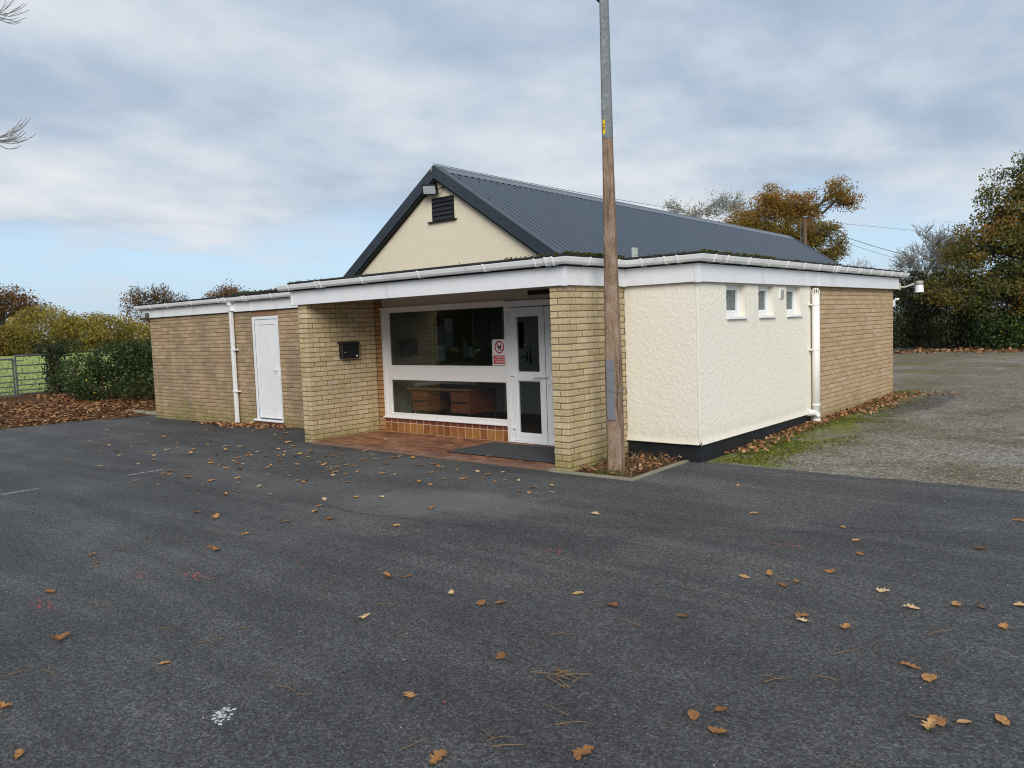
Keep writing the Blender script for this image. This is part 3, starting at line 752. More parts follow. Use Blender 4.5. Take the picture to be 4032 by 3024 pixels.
# toilet windows in the render
for i, (a, b_) in enumerate(WINS):
    xf = XR-.072; m = MB(); t = .052
    m.box((xf-.06, a, WZ0), (xf, b_, WZ0+t+.012), .004); m.box((xf-.06, a, WZ1-t), (xf, b_, WZ1), .004)
    m.box((xf-.06, a, WZ0+t+.012), (xf, a+t, WZ1-t), .004); m.box((xf-.06, b_-t, WZ0+t+.012), (xf, b_, WZ1-t), .004)
    g = .014
    m.box((xf-.05, a+t, WZ0+t+.012), (xf-.012, b_-t, WZ0+t+.012+g)); m.box((xf-.05, a+t, WZ1-t-g), (xf-.012, b_-t, WZ1-t))
    m.box((xf-.05, a+t, WZ0+t+.03), (xf-.012, a+t+g, WZ1-t-g)); m.box((xf-.05, b_-t-g, WZ0+t+.03), (xf-.012, b_-t, WZ1-t-g))
    w = part('toilet_window', m, M_UPVC)
    boxo('pane', (xf-.045, a+t, WZ0+t), (xf-.034, b_-t, WZ1-t), M_OBSC, w)
    m = MB(); m.prism([(xf-.02, WZ0-.004), (XR+.040, WZ0-.016), (XR+.040, WZ0-.034), (XR+.028, WZ0-.034), (xf-.02, WZ0-.022)], 'y', a+.005, b_+.020)
    m.build('sill', M_UPVC, w)
m = MB(); m.box((XR, 3.640, 1.938), (XR+.022, 3.785, 2.082), .006)
vent = part('wall_vent', m, M_UPVC)
for k in range(9):
    z = 1.952+k*.0135; boxo('louvre', (XR+.021, 3.655, z), (XR+.030, 3.770, z+.007), M_CREAMPLAS, vent)

# --- soil pipe --------------------------------------------------------------
PX, PY, PR = 6.000, 4.83, .056
gzp = Z(PX, PY)
m = MB(); m.tube([(PX, PY, gzp-.03), (PX, PY, 2.02)], PR, 24)
sp_ = part('soil_pipe', m, M_PVCROUND, smooth=True)
def ring(z0, z1, r, nm, mt=M_PVCROUND):
    m = MB(); m.tube([(PX, PY, z0), (PX, PY, z0+.004), (PX, PY, z1-.004), (PX, PY, z1)], [r-.004, r, r, r-.004], 24); return m.build(nm, mt, sp_)
ring(.33, .36, PR+.006, 'collar'); ring(.10, .13, PR+.008, 'collar'); ring(.02, .05, PR+.006, 'collar'); ring(gzp-.02, gzp+.006, PR+.016, 'base_ring', M_RED)
m = MB()
for k in range(10):
    a = k*math.pi/5
    m.tube([(PX+PR*.95*math.cos(a), PY+PR*.95*math.sin(a), 2.01), (PX+PR*.95*math.cos(a), PY+PR*.95*math.sin(a), 2.055), (PX+PR*.6*math.cos(a), PY+PR*.6*math.sin(a), 2.088), (PX, PY, 2.095)], .006, 5)
m.tube([(PX, PY, 2.00), (PX, PY, 2.022)], PR+.004, 24)
m.build('vent_cage', M_PVCROUND, sp_)
for z in (1.85, 1.175):
    m = MB(); m.tube([(PX, PY, z-.011), (PX, PY, z+.011)], PR+.005, 20); m.box((XR, PY-.10, z-.010), (PX-.02, PY+.02, z+.010), .003); m.build('bracket', M_PVCROUND, sp_)
m = MB(); m.tube([(PX, PY, .20), (PX-.02, PY-.10, .23), (PX-.05, PY-.15, .235)], [.045, .045, .045], 16); m.tube([(PX-.045, PY-.14, .235), (PX-.075, PY-.19, .235)], .053, 16)
m.tube([(PX+.02, PY-.03, .20), (PX+.055, PY-.075, .20)], .032, 16)
m.build('branch', M_PVCROUND, sp_)

# --- fascias and gutters -------------------------------------------------------
FZ0, FZ1 = 2.130, 2.345
m = MB(); m.box((-.30, -.045, FZ0), (PW+.020, -.020, FZ1), .003); part('fascia', m, M_FASCIA)
m = MB(); m.box((PW+.020, -.020, FZ0+.001), (PW+.045, D2-.030, FZ1), .003); part('fascia', m, M_FASCIA)
m = MB(); m.box((PW+.045, D2-.055, FZ0+.002), (XR+.025, D2-.030, FZ1), .003); part('fascia', m, M_FASCIA)
m = MB(); m.box((XR+.025, D2-.030, FZ0+.001), (XR+.050, 9.40, FZ1), .003); part('fascia', m, M_FASCIA)
m = MB(); m.box((-7.60, YW-.050, 2.150), (-.22, YW-.025, 2.34), .003); part('fascia', m, M_FASCIA)
for (a, b_) in [((-.315, -.052, FZ0-.008), (-.275, -.010, FZ1)), ((PW-.005, -.052, FZ0-.007), (PW+.052, -.005, FZ1)), ((PW+.015, D2-.10, FZ0-.006), (PW+.052, D2-.025, FZ1)),
               ((XR+.000, D2-.062, FZ0-.007), (XR+.057, D2-.005, FZ1)), ((XR+.030, 5.05, FZ0-.003), (XR+.056, 5.09, FZ1)), ((-7.612, YW-.056, 2.142), (-7.575, YW-.01, 2.34)), ((-3.20, YW-.056, 2.147), (-3.17, YW-.02, 2.34))]:
    boxo('corner_trim', a, b_, M_FASCIA, HALL, .003)
# soffits
m = MB(); m.box((-.30, -.020, 2.300), (PW+.02, YB+.2, 2.318)); m.box((PW+.02, D2-.03, 2.31), (XR+.02, D2+.02, 2.325)); part('porch_soffit', m, M_SOFFIT)
def sweep(mb, path, prof, thick=.003):
    """profile points (outward, z) swept along an open xy path; outward = right-hand side of travel"""
    n = len(path); rings = []
    for i, p in enumerate(path):
        d0 = (Vector(path[i][:2])-Vector(path[i-1][:2])).normalized() if i > 0 else None
        d1 = (Vector(path[i+1][:2])-Vector(path[i][:2])).normalized() if i < n-1 else None
        nn = [Vector((d.y, -d.x)) for d in (d0, d1) if d is not None]
        mit = nn[0] if len(nn) == 1 else (nn[0]+nn[1])/(1+nn[0].dot(nn[1]))
        zz = p[2] if len(p) > 2 else 0.0
        rings.append([mb.vert((p[0]+mit.x*o, p[1]+mit.y*o, z+zz)) for (o, z) in prof])
    k = len(prof)
    for i in range(n-1):
        for j in range(k): mb.face((rings[i][j], rings[i][(j+1) % k], rings[i+1][(j+1) % k], rings[i+1][j]))
    mb.face(rings[0][::-1]); mb.face(rings[-1])
def gut_prof(z, e=0.0):
    t = .004
    outer = [(-.0-e*.0, z+.000), (0, z-.076-e), (.082+e*.4, z-.076-e), (.100+e, z-.052), (.112+e, z-.008), (.112+e, z+e)]
    inner = [(.106, z+e*.0), (.106, z-.010), (.094, z-.050), (.080, z-.070), (.006, z-.070), (.006, z)]
    return outer+inner
GZ = 2.440
path = [(-.52, -.046), (PW+.046, -.046), (PW+.046, D2-.056), (XR+.051, D2-.056), (XR+.051, 9.72)]
def along(path, s):
    for i in range(len(path)-1):
        a, b_ = Vector(path[i][:2]), Vector(path[i+1][:2]); l = (b_-a).length
        if s <= l: return a+(b_-a)*(s/l), (b_-a).normalized()
        s -= l
    return b_, (b_-a).normalized()
def gutter(path, z, marks, joints):
    m = MB(); sweep(m, path, gut_prof(z)); g = part('gutter', m, M_GUTTER)
    for s in marks:
        p, d = along(path, s); mb = MB(); sweep(mb, [p-d*.013, p+d*.013], gut_prof(z, .008))
        mb.build('bracket', M_GUTTER, g)
    for s in joints:
        p, d = along(path, s); mb = MB()
        for e in (-.05, .05): sweep(mb, [p+d*(e-.012), p+d*(e+.012)], gut_prof(z, .012))
        sweep(mb, [p-d*.045, p+d*.045], gut_prof(z, .006)); mb.build('union', M_GUTTER, g)
    return g
L0 = PW+.046+.52; L1 = L0+D2-.01; L2 = L1+XR-PW+.005
gutter(path, GZ, [.28, 2.05, 3.2, 4.35, L0-.35, L0+.35, L0+.95, L1+.30, L1+.62, L2-.22, L2+.22]+[L2+.55+.62*k for k in range(13)], [1.05, L0+.0-.14, L2+4.45])
gutter([(-7.80, YW-.051), (-.24, YW-.051)], 2.425, [.16, .75, 1.5, 2.55, 3.6, 5.45, 6.4, 7.1], [3.82, 4.55])
# square downpipe on the wing
m = MB(); m.box((-3.905, YW-.125, 2.27), (-3.820, YW-.050, 2.36), .006); m.box((-3.896, YW-.105, -.09), (-3.831, YW-.040, 2.29), .006)
dp = part('downpipe', m, M_GUTTER)
for z in (1.42, .61, 2.18): boxo('bracket', (-3.905, YW-.112, z-.014), (-3.785, YW-.001, z+.014), M_GUTTER, dp, .003)
m = MB(); m.prism([(YW-.104, -.085), (YW-.041, -.085), (YW-.041, .02), (YW-.104, .02)], 'x', -3.900, -3.827); m.build('shoe', M_GUTTER, dp)

# --- flat roofs with felt edges and moss ---------------------------------------
m = MB()
m.box((-.33, -.05, 2.345), (PW+.05, 2.6, 2.450)); m.box((PW+.05, D2-.055, 2.345), (XR+.055, 9.50, 2.449)); m.box((1.5, 2.6, 2.345), (PW+.05, 9.50, 2.448))
m.box((-7.64, YW-.05, 2.340), (-.33, 8.3, 2.443)); m.box((-.33, 2.6, 2.340), (1.5, 9.5, 2.442))
part('flat_roof', m, M_FELT)
m = MB()
E = .075
for (a, b_) in [((-.36, -.075, 2.446), (PW+.01, -.075+E, 2.482)), ((PW+.01, -.075, 2.446), (PW+.075, D2-.08, 2.490)), ((PW+.075-.09, D2-.08, 2.446), (XR+.02, D2-.005, 2.480)), ((XR+.005, D2-.085, 2.446), (XR+.080, 9.52, 2.482)),
               ((-7.68, YW-.08, 2.440), (-3.80, YW-.005, 2.468)), ((-3.80, YW-.085, 2.440), (-.37, YW+.02, 2.502))]:
    m.box(a, b_, .012)
part('felt_edge', m, M_FELT)
m = MB()
def moss_run(a, b_, z, n, spreadw=.035, size=(.010, .030)):
    for _ in range(n):
        t = RND.random(); r = RND.uniform(*size)
        p = Vector((a[0]+(b_[0]-a[0])*t, a[1]+(b_[1]-a[1])*t, z+RND.uniform(-.030, .012)))+Vector((RND.uniform(-spreadw, spreadw), RND.uniform(-spreadw, spreadw), 0))
        ks = []
        for (ax, ay, az) in ((1, 0, 0), (0, 1, 0), (-1, 0, 0), (0, -1, 0), (0, 0, 1), (0, 0, -1)):
            ks.append(m.vert((p.x+ax*r*RND.uniform(.7, 1.4), p.y+ay*r*RND.uniform(.7, 1.4), p.z+az*r*RND.uniform(.5, .9))))
        for q in ((0, 1, 4), (1, 2, 4), (2, 3, 4), (3, 0, 4), (1, 0, 5), (2, 1, 5), (3, 2, 5), (0, 3, 5)): m.face([ks[i] for i in q])
moss_run((4.1, -.05), (PW, -.05), 2.488, 80, .035, (.008, .020)); moss_run((PW+.05, -.05), (PW+.05, D2-.1), 2.496, 300, .035, (.008, .022)); moss_run((0, -.05), (3.9, -.05), 2.486, 40, .035, (.006, .012))
moss_run((-.3, -.05), (.5, -.05), 2.486, 50, .035, (.006, .014))
moss_run((XR+.045, D2), (XR+.045, 3.4), 2.490, 330, .035, (.008, .022)); moss_run((XR+.045, 3.4), (XR+.045, 9.4), 2.488, 130, .035, (.006, .016))
moss_run((-3.75, YW-.04), (-.4, YW-.04), 2.508, 300, .05, (.010, .022)); moss_run((PW+.2, D2-.05), (XR, D2-.05), 2.488, 40, .035, (.006, .014))
tag(m.build('moss', M_MOSS, HALL, fix=False), kind='stuff')

# --- pitched roof ---------------------------------------------------------------
XA, YG, ZA = .480, 2.42, 4.405
SL = .66; DROP = .0150; YE = 18.05
RUN = 3.05
NS = 16; SW = (YE-YG)/NS; RIBS = 6
def sheet_mesh(side):
    pr = []
    p = SW/RIBS
    for r in range(RIBS):
        b0 = r*p
        pr += [(b0, 0), (b0+p*.46, 0), (b0+p*.60, .036), (b0+p*.84, .036)]
    pr.append((SW, 0))
    m = MB(); V = []
    nrm = Vector((SL*side, 0, 1)).normalized()
    for (yy, h) in pr:
        a = Vector((0.05*side, yy, -.05*SL))+nrm*h; b_ = Vector((RUN*side, yy, -RUN*SL))+nrm*h
        V.append((m.vert(a), m.vert(b_)))
    for i in range(len(V)-1): m.face((V[i][0], V[i+1][0], V[i+1][1], V[i][1]) if side < 0 else (V[i][0], V[i][1], V[i+1][1], V[i+1][0]))
    me = m.mesh('roof_sheet', M_ROOF); return me
roof = empty('pitched_roof', (0, 0, 0), HALL)
for side in (1, -1):
    me = sheet_mesh(side)
    for k in range(NS):
        o = bpy.data.objects.new('roof_sheet', me); o.location = (XA, YG+k*SW, ZA-k*SW*DROP); o.rotation_euler = (-math.atan(DROP), 0, 0); link(o, roof)
m = MB()
for side in (1, -1):
    nrm = Vector((SL*side, 0, 1)).normalized()
    for h0, h1 in ((.033, .036),):
        q = [Vector((0, YG-.02, 0)), Vector((.17*side, YG-.02, -.17*SL)), Vector((.17*side, YE+.02, -.17*SL)), Vector((0, YE+.02, 0))]
        lo = [m.vert((XA+v.x+nrm.x*h0, v.y, ZA+v.z+nrm.z*h0-(v.y-YG)*DROP)) for v in q]; hi = [m.vert((XA+v.x+nrm.x*h1, v.y, ZA+v.z+nrm.z*h1-(v.y-YG)*DROP)) for v in q]
        m.face(hi); m.face(lo[::-1])
        for i in range(4): m.face((lo[i], lo[(i+1) % 4], hi[(i+1) % 4], hi[i]))
m.tube([(XA, YG-.02, ZA+.036), (XA, YE+.02, ZA+.036-(YE-YG)*DROP)], .018, 8)
m.build('ridge_cap', simple('ridge_flashing', (.13, .15, .175), .45, .5, .12, 4), roof)
def verge(y0, yin, zoff, nm):
    for side in (1, -1):
        m = MB()
        def P(x, y, dz): return (XA+x*side, y, ZA+zoff-x*SL+dz)
        xe = RUN+.05
        # face board
        idx = [m.vert(P(-.0, y0, .045)), m.vert(P(xe, y0, .045)), m.vert(P(xe, y0, -.165)), m.vert(P(0, y0, -.165)),
               m.vert(P(0, y0+.018, .045)), m.vert(P(xe, y0+.018, .045)), m.vert(P(xe, y0+.018, -.165)), m.vert(P(0, y0+.018, -.165))]
        for q in ((0, 1, 2, 3), (5, 4, 7, 6), (0, 4, 5, 1), (3, 2, 6, 7), (1, 5, 6, 2)): m.face([idx[i] for i in q])
        # top lip over the sheets
        t = [m.vert(P(0, y0+.0, .045)), m.vert(P(xe, y0, .045)), m.vert(P(xe, yin, .052)), m.vert(P(0, yin, .052)), m.vert(P(0, y0, .049)), m.vert(P(xe, y0, .049)), m.vert(P(xe, yin, .056)), m.vert(P(0, yin, .056))]
        for q in ((3, 2, 1, 0), (4, 5, 6, 7), (1, 2, 6, 5), (2, 3, 7, 6), (0, 1, 5, 4)): m.face([t[i] for i in q])
        m.build(nm, M_BARGE, roof)
verge(YG-.055, YG+.11, 0, 'barge_flashing')
verge(YE+.055, YE-.09, -(YE-YG)*DROP, 'barge_flashing')
m = MB()   # dark strip standing in for the shaded soffit gap below the barge
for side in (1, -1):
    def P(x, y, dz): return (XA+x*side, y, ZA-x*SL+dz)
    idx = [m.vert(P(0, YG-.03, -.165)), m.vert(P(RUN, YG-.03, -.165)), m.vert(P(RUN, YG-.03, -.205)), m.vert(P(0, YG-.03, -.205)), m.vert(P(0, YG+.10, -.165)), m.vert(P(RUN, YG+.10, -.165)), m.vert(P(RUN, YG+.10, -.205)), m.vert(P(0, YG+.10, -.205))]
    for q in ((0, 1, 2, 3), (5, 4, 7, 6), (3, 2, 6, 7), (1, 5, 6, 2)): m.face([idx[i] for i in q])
m.build('verge_gap_strip', M_DARK, roof)
m = MB()   # roofing screws on barge and sheets
nrm = Vector((SL, 0, 1)).normalized()
for k in range(12):
    for side in (1, -1):
        x = .25+k*.24; m.tube([(XA+x*side, YG-.062, ZA-x*SL-.06), (XA+x*side, YG-.054, ZA-x*SL-.06)], .011, 6)
for x in (.30, .95, 1.6, 2.25, 2.85):
    for k in range(32):
        y = YG+.25+k*.49
        p = Vector((XA+x, y, ZA-x*SL-(y-YG)*DROP)); m.tube([p+nrm*.0, p+nrm*.036], .012, 6)
sc = m.build('roofing_screws', M_BLACK, roof); tag(sc, kind='stuff')
# gable wall
m = MB(); zt = ZA-.10
pl = [(XA-RUN+.1, 2.42), (XA+RUN-.1, 2.42), (XA+RUN-.1, zt-(RUN-.1)*SL), (XA, zt), (XA-RUN+.1, zt-(RUN-.1)*SL)]
m.prism(pl, 'y', YG+.06, YG+.20); part('gable_wall', m, M_GABLE)
m = MB(); d_ = (YE-YG)*DROP; m.prism([(p[0], p[1]-(d_ if p[1] > 2.43 else 0)) for p in pl], 'y', YE-.2, YE-.06); part('rear_gable_wall', m, M_GABLE)
m = MB(); m.box((XA-RUN+.1, 9.3, 0), (XA-RUN+.3, YE-.1, 2.5)); m.box((XA+RUN-.3, 9.3, 0), (XA+RUN-.1, YE-.1, 2.5)); m.box((XA-RUN+.1, YE-.25, 0), (XA+RUN-.1, YE-.07, 2.45)); part('rear_hall_wall', m, M_BRICK_R)
# gable louvre
GY = YG+.06
m = MB(); vx0, vx1, vz0, vz1 = .325, .805, 3.530, 3.900
m.box((vx0-.02, GY-.020, vz0), (vx0, GY, vz1)); m.box((vx1, GY-.020, vz0), (vx1+.02, GY, vz1)); m.box((vx0-.02, GY-.020, vz1), (vx1+.02, GY, vz1+.02)); m.box((vx0, GY-.004, vz0), (vx1, GY-.001, vz1))
lv = part('gable_louvre', m, M_BLACK)
for k in range(5):
    z = vz0+.012+k*.074; mm = MB(); mm.prism([(GY-.028, z), (GY-.024, z-.004), (GY-.004, z+.058), (GY-.008, z+.064)], 'x', vx0, vx1); mm.build('louvre_slat', M_BLACK, lv)
boxo('sill', (vx0-.12, GY-.05, vz0-.022), (vx1+.08, GY, vz0-.002), M_BLACK, lv, .004)

# --- porch: window, tiled stall riser, doors --------------------------------------
FY = YB   # front of frames
FLZ = .030
boxo('lintel_board', (.0, YB+.04, 2.055), (PW-.21, YB+.12, 2.305), M_SOFFIT, HALL)
m = MB()
def fr(a, b_): m.box(a, b_, .005)
wx0, wx1 = .150, 2.840
fr((wx0, FY, .268), (wx0+.075, FY+.10, 2.040)); fr((wx0+.075, FY, 1.985), (wx1, FY+.10, 2.040)); fr((wx0+.075, FY, .268), (wx1, FY+.10, .318)); fr((2.835, FY-.004, .03), (2.905, FY+.10, 2.040))
fr((wx0+.075, FY+.02, .895), (2.835, FY+.09, 1.092))
for (z0, z1) in ((.318, .895), (1.092, 1.985)):   # glazing beads
    t = .045; y0, y1 = FY+.018, FY+.055
    fr((wx0+.075, y0, z0), (wx0+.075+t+.05, y1, z1)); fr((2.835-.012, y0, z0), (2.835, y1, z1)); fr((wx0+.075+t+.05, y0, z0), (2.823, y1, z0+.030)); fr((wx0+.075+t+.05, y0, z1-.012), (2.823, y1, z1))
fr((wx0-.01, FY-.035, .258), (2.840, FY+.0, .280)); fr((wx0-.015, FY-.020, 2.036), (2.85, FY+.02, 2.062))
win = part('entrance_window', m, M_FRAME)
boxo('pane', (wx0+.08, FY+.046, .325), (2.83, FY+.052, .895), M_GLASS, win)
boxo('pane', (wx0+.08, FY+.046, 1.092), (2.83, FY+.052, 1.98), M_GLASS, win)
# tiled riser
riser = boxo('stall_riser', (.15, YB+.003, -.02), (2.838, YB+.12, .262), M_GROUT, HALL)
tw = .1525
for i in range(18):
    x0 = .156+i*tw; x1 = min(x0+tw-.010, 2.834)
    for (z0, z1, mt, nm) in ((FLZ+.004, .184, M_TILE_W, 'wall_tile'), (.194, .258, M_TILE_D, 'dark_wall_tile')):
        if x1-x0 < .02: continue
        mm = MB(); w_ = round((x1-x0)/2, 4); h_ = (z1-z0)/2
        key = (nm, w_)
        if key not in BRK:
            mm.box((-w_, -.007, -h_), (w_, .007, h_), .002); BRK[key] = mm.mesh(nm, mt)
        o = bpy.data.objects.new(nm, BRK[key]); o.location = ((x0+x1)/2, YB+.006+RND.uniform(-.001, .001), (z0+z1)/2); link(o, riser)
# entrance doors
def upvc_leaf(x0, x1, name, hinge_left, handle_x, glass=True):
    y0 = FY+.012; m = MB()
    def b(a, c, e=.005): m.box(a, c, e)
    s = .095; z0, z1 = .060, 1.950
    b((x0, y0, z0), (x0+s, y0+.06, z1)); b((x1-s, y0, z0), (x1, y0+.06, z1)); b((x0+s, y0, z1-.115), (x1-s, y0+.06, z1)); b((x0+s, y0, z0), (x1-s, y0+.06, z0+.10)); b((x0+s, y0, .925), (x1-s, y0+.06, 1.030))
    for (a, c) in ((z0+.10, .925), (1.030, z1-.115)):
        t = .016
        b((x0+s, y0+.010, a), (x0+s+t, y0+.05, c)); b((x1-s-t, y0+.010, a), (x1-s, y0+.05, c)); b((x0+s+t, y0+.010, a), (x1-s-t, y0+.05, a+t)); b((x0+s+t, y0+.010, c-t), (x1-s-t, y0+.05, c))
    d = part(name, m, M_UPVC)
    boxo('pane', (x0+s, y0+.028, z0+.10), (x1-s, y0+.034, .925), M_GLASS, d); boxo('pane', (x0+s, y0+.028, 1.030), (x1-s, y0+.034, z1-.115), M_GLASS, d)
    h = MB(); h.box((handle_x-.014, y0-.012, .80), (handle_x+.014, y0, 1.10), .006)
    h.tube([(handle_x, y0-.01, .985), (handle_x, y0-.045, .985)], .010, 8); h.tube([(handle_x, y0-.045, .985), (handle_x-.06, y0-.052, .982), (handle_x-.125, y0-.050, .975)], [.010, .009, .008], 8)
    h.build('handle', M_UPVC, d)
    boxo('keyhole', (handle_x-.005, y0-.0135, .845), (handle_x+.005, y0-.011, .870), M_BLACK, d)
    if hinge_left:
        for z in (1.70, 1.0, .24):
            h = MB(); h.box((x0-.045, y0-.022, z-.022), (x0+.060, y0-.001, z+.022), .006); h.box((x0-.035, y0-.018, z-.065), (x0-.005, y0-.001, z-.02), .004); h.build('hinge', M_UPVC, d)
    return d
m = MB(); m.box((2.905, FY+.0, 1.962), (PW-.22, FY+.09, 2.030), .005); m.box((2.905, FY+.005, .03), (2.928, FY+.09, 1.962), .004); m.box((2.905, FY-.02, FLZ+.002), (PW-.22, FY+.09, .058), .006); m.box((2.86, FY-.03, 2.024), (PW-.22, FY+.03, 2.045), .004)
part('door_frame', m, M_UPVC)
upvc_leaf(2.930, 3.548, 'entrance_door', True, 3.490)
upvc_leaf(3.556, 4.300, 'entrance_door', False, 3.612)
m = MB(); m.box((4.305, FY+.01, .06), (PW-.215, FY+.08, 1.962), .004); part('door_side_panel', m, M_UPVC)
boxo('seal', (3.5485, FY+.016, .06), (3.5555, FY+.05, 1.95), M_BLACK, HALL)
# porch floor
pf = boxo('porch_floor', (-.0, -.055, -.06), (PW-.21, YB+.05, FLZ-.008), M_GROUT_F, HALL)
tl, tb = .196, .098
row = 0; y = .075; ntile = 0
while y < YB-.01:
    y1 = min(y+tb-.005, YB-.004); x = .004-(.5*tl if row % 2 else 0)
    while x < PW-.22:
        a, b_ = max(x, .004), min(x+tl-.005, PW-.218)
        if b_-a > .02:
            key = ('ft', round(b_-a, 3), round(y1-y, 3))
            if key not in BRK:
                mm = MB(); mm.box((-(b_-a)/2, -(y1-y)/2, -.010), ((b_-a)/2, (y1-y)/2, .010), .002); BRK[key] = mm.mesh('floor_tile', M_TILE_F)
            o = bpy.data.objects.new('floor_tile', BRK[key]); o.location = ((a+b_)/2, (y+y1)/2, FLZ-.010+RND.uniform(-.0008, .0008)); link(o, pf); ntile += 1
        x += tl
    y += tb; row += 1
x = .01; k = 0
while x < PW-.23:
    b_ = min(x+.105, PW-.22)
    mm = MB(); w_ = round((b_-x-.008)/2, 4); key = ('et', w_)
    if key not in BRK:
        mm.box((-w_, -.060, -.012), (w_, .060, .012), .003); BRK[key] = mm.mesh('edge_tile', M_GREYTILE if True else M_TILE_F)
    o = bpy.data.objects.new('edge_tile', BRK[key]); o.location = ((x+b_)/2, .010, FLZ-.013); link(o, pf); x += .105
boxo('edge_grout', (.0, -.046, -.05), (PW-.212, .072, FLZ-.004), simple('pale_grout', (.42, .38, .35), .9, .15, .2, 30), pf)

# --- wing door ---------------------------------------------------------------------
m = MB(); dx0, dx1, dz0, dz1 = -3.305, -2.405, .075, 2.050
def b(a, c, e=.005): m.box(a, c, e)
yy = YW+.020
b((dx0, yy, dz0), (dx0+.075, yy+.07, dz1)); b((dx1-.055, yy, dz0), (dx1, yy+.07, dz1)); b((dx0+.075, yy, dz1-.070), (dx1-.055, yy+.07, dz1)); b((dx0-.03, YW-.045, dz0-.015), (dx1+.01, yy+.07, dz0+.022))
sd = part('side_door', m, M_UPVC)
m = MB(); lx0, lx1, lz0, lz1 = dx0+.080, dx1-.058, dz0+.045, dz1-.074
b((lx0, yy+.008, lz0), (lx0+.10, yy+.06, lz1)); b((lx1-.10, yy+.008, lz0), (lx1, yy+.06, lz1)); b((lx0+.10, yy+.008, lz1-.10), (lx1-.10, yy+.06, lz1)); b((lx0+.10, yy+.008, lz0), (lx1-.10, yy+.06, lz0+.15))
m.build('leaf', M_UPVC, sd)
boxo('panel', (lx0+.098, yy+.016, lz0+.148), (lx1-.098, yy+.05, lz1-.098), M_UPVC, sd)
m = MB()  # grey strips draw the dark gaps round the leaf and panel
for (a0, a1, c0, c1, yg_) in ((dx0+.073, dx1-.053, dz0+.040, dz1-.068, yy+.004), (lx0+.096, lx1-.096, lz0+.146, lz1-.096, yy+.0135)):
    t = .007
    m.box((a0, yg_, c0), (a0+t, yg_+.02, c1)); m.box((a1-t, yg_, c0), (a1, yg_+.02, c1)); m.box((a0+t, yg_, c0), (a1-t, yg_+.02, c0+t)); m.box((a0+t, yg_, c1-t), (a1-t, yg_+.02, c1))
m.build('gap_line', simple('grey_gap_line', (.22, .23, .25), .7, .3), sd)
m = MB(); hx = lx1-.045; m.box((hx-.014, yy-.006, .90), (hx+.014, yy+.008, 1.13), .005); m.tube([(hx, yy-.004, 1.04), (hx, yy-.04, 1.04), (hx-.05, yy-.046, 1.037), (hx-.12, yy-.042, 1.03)], [.010, .010, .009, .008], 8); m.build('handle', M_UPVC, sd)
boxo('keyhole', (hx-.005, yy-.008, .945), (hx+.005, yy-.006, .97), M_BLACK, sd)
boxo('door_step', (dx0-.01, YW-.02, -.15), (dx1+.02, YW+.1, .058), M_STEP, HALL)
boxo('door_lintel', (dx0-.01, YW+.004, 2.050), (dx1+.0, YW+.06, 2.16), M_BROWNWOOD, HALL)

# --- lobby inside ------------------------------------------------------------------
m = MB(); m.box((-.2, YB+.12, -.05), (PW-.05, 4.4, FLZ)); part('lobby_floor', m, M_CARPET)
m = MB(); m.box((-.20, YB+.10, 0), (-.10, 4.4, 2.34)); m.box((-.2, 4.30, 0), (PW-.05, 4.4, 2.34)); m.box((PW-.21, YB+.10, 0), (PW-.1, 4.4, 2.34)); m.box((-.1, YB+.102, 0), (.16, YB+.2, 2.34)); m.box((.16, YB+.125, .0), (2.83, YB+.20, .30)); m.box((-.1, YB+.125, 2.02), (PW-.2, YB+.20, 2.34)); part('lobby_wall', m, M_INWALL)
m = MB(); m.box((-.2, YB+.12, 2.30), (PW-.05, 4.4, 2.335)); part('lobby_ceiling', m, M_CEIL)
m = MB(); m.box((.22, 4.262, FLZ), (.885, 4.300, 2.02), .003); idr = part('inner_door', m, M_CEIL)
boxo('vision_panel', (.645, 4.256, 1.27), (.775, 4.263, 1.76), M_BLACK, idr)
m = MB(); m.box((.825, 4.252, 1.02), (.855, 4.262, 1.20), .003); m.tube([(.84, 4.25, 1.12), (.84, 4.22, 1.12), (.74, 4.215, 1.10)], .009, 6); m.build('handle', M_BLACK, idr)
m = MB(); m.box((.895, 4.262, FLZ), (1.52, 4.300, 2.02), .003); idr2 = part('inner_door', m, M_CEIL)
m = MB(); m.tube([(.94, 4.255, 1.0), (.94, 4.225, 1.0), (.94, 4.225, 1.22), (.94, 4.255, 1.22)], .011, 6); m.build('handle', M_BLACK, idr2)

# desk
DK = thing('desk', 'wooden office desk with drawer pedestals behind the lower window pane', 'desk', (1.25, 1.85, FLZ))
def dk(nm, a, b_, mt, par=DK, c=.003):
    o = Vector((1.25, 1.85, FLZ)); return boxo(nm, Vector(a)-o, Vector(b_)-o, mt, par, c)
dk('desk_top', (.56, 1.48, .722), (1.95, 2.26, .752), M_DESKTOP)
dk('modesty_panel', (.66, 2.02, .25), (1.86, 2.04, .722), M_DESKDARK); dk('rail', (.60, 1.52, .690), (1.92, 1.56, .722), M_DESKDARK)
dk('side_panel', (1.895, 1.50, .36), (1.915, 2.10, .722), M_DESK); dk('leg', (.585, 1.53, FLZ), (.625, 1.57, .70), M_DESKDARK); dk('leg', (.585, 2.10, FLZ), (.625, 2.14, .72), M_DESKDARK); dk('leg', (1.86, 2.12, FLZ), (1.90, 2.16, .72), M_DESKDARK); dk('leg', (1.86, 1.53, FLZ), (1.895, 1.57, .70), M_DESKDARK)
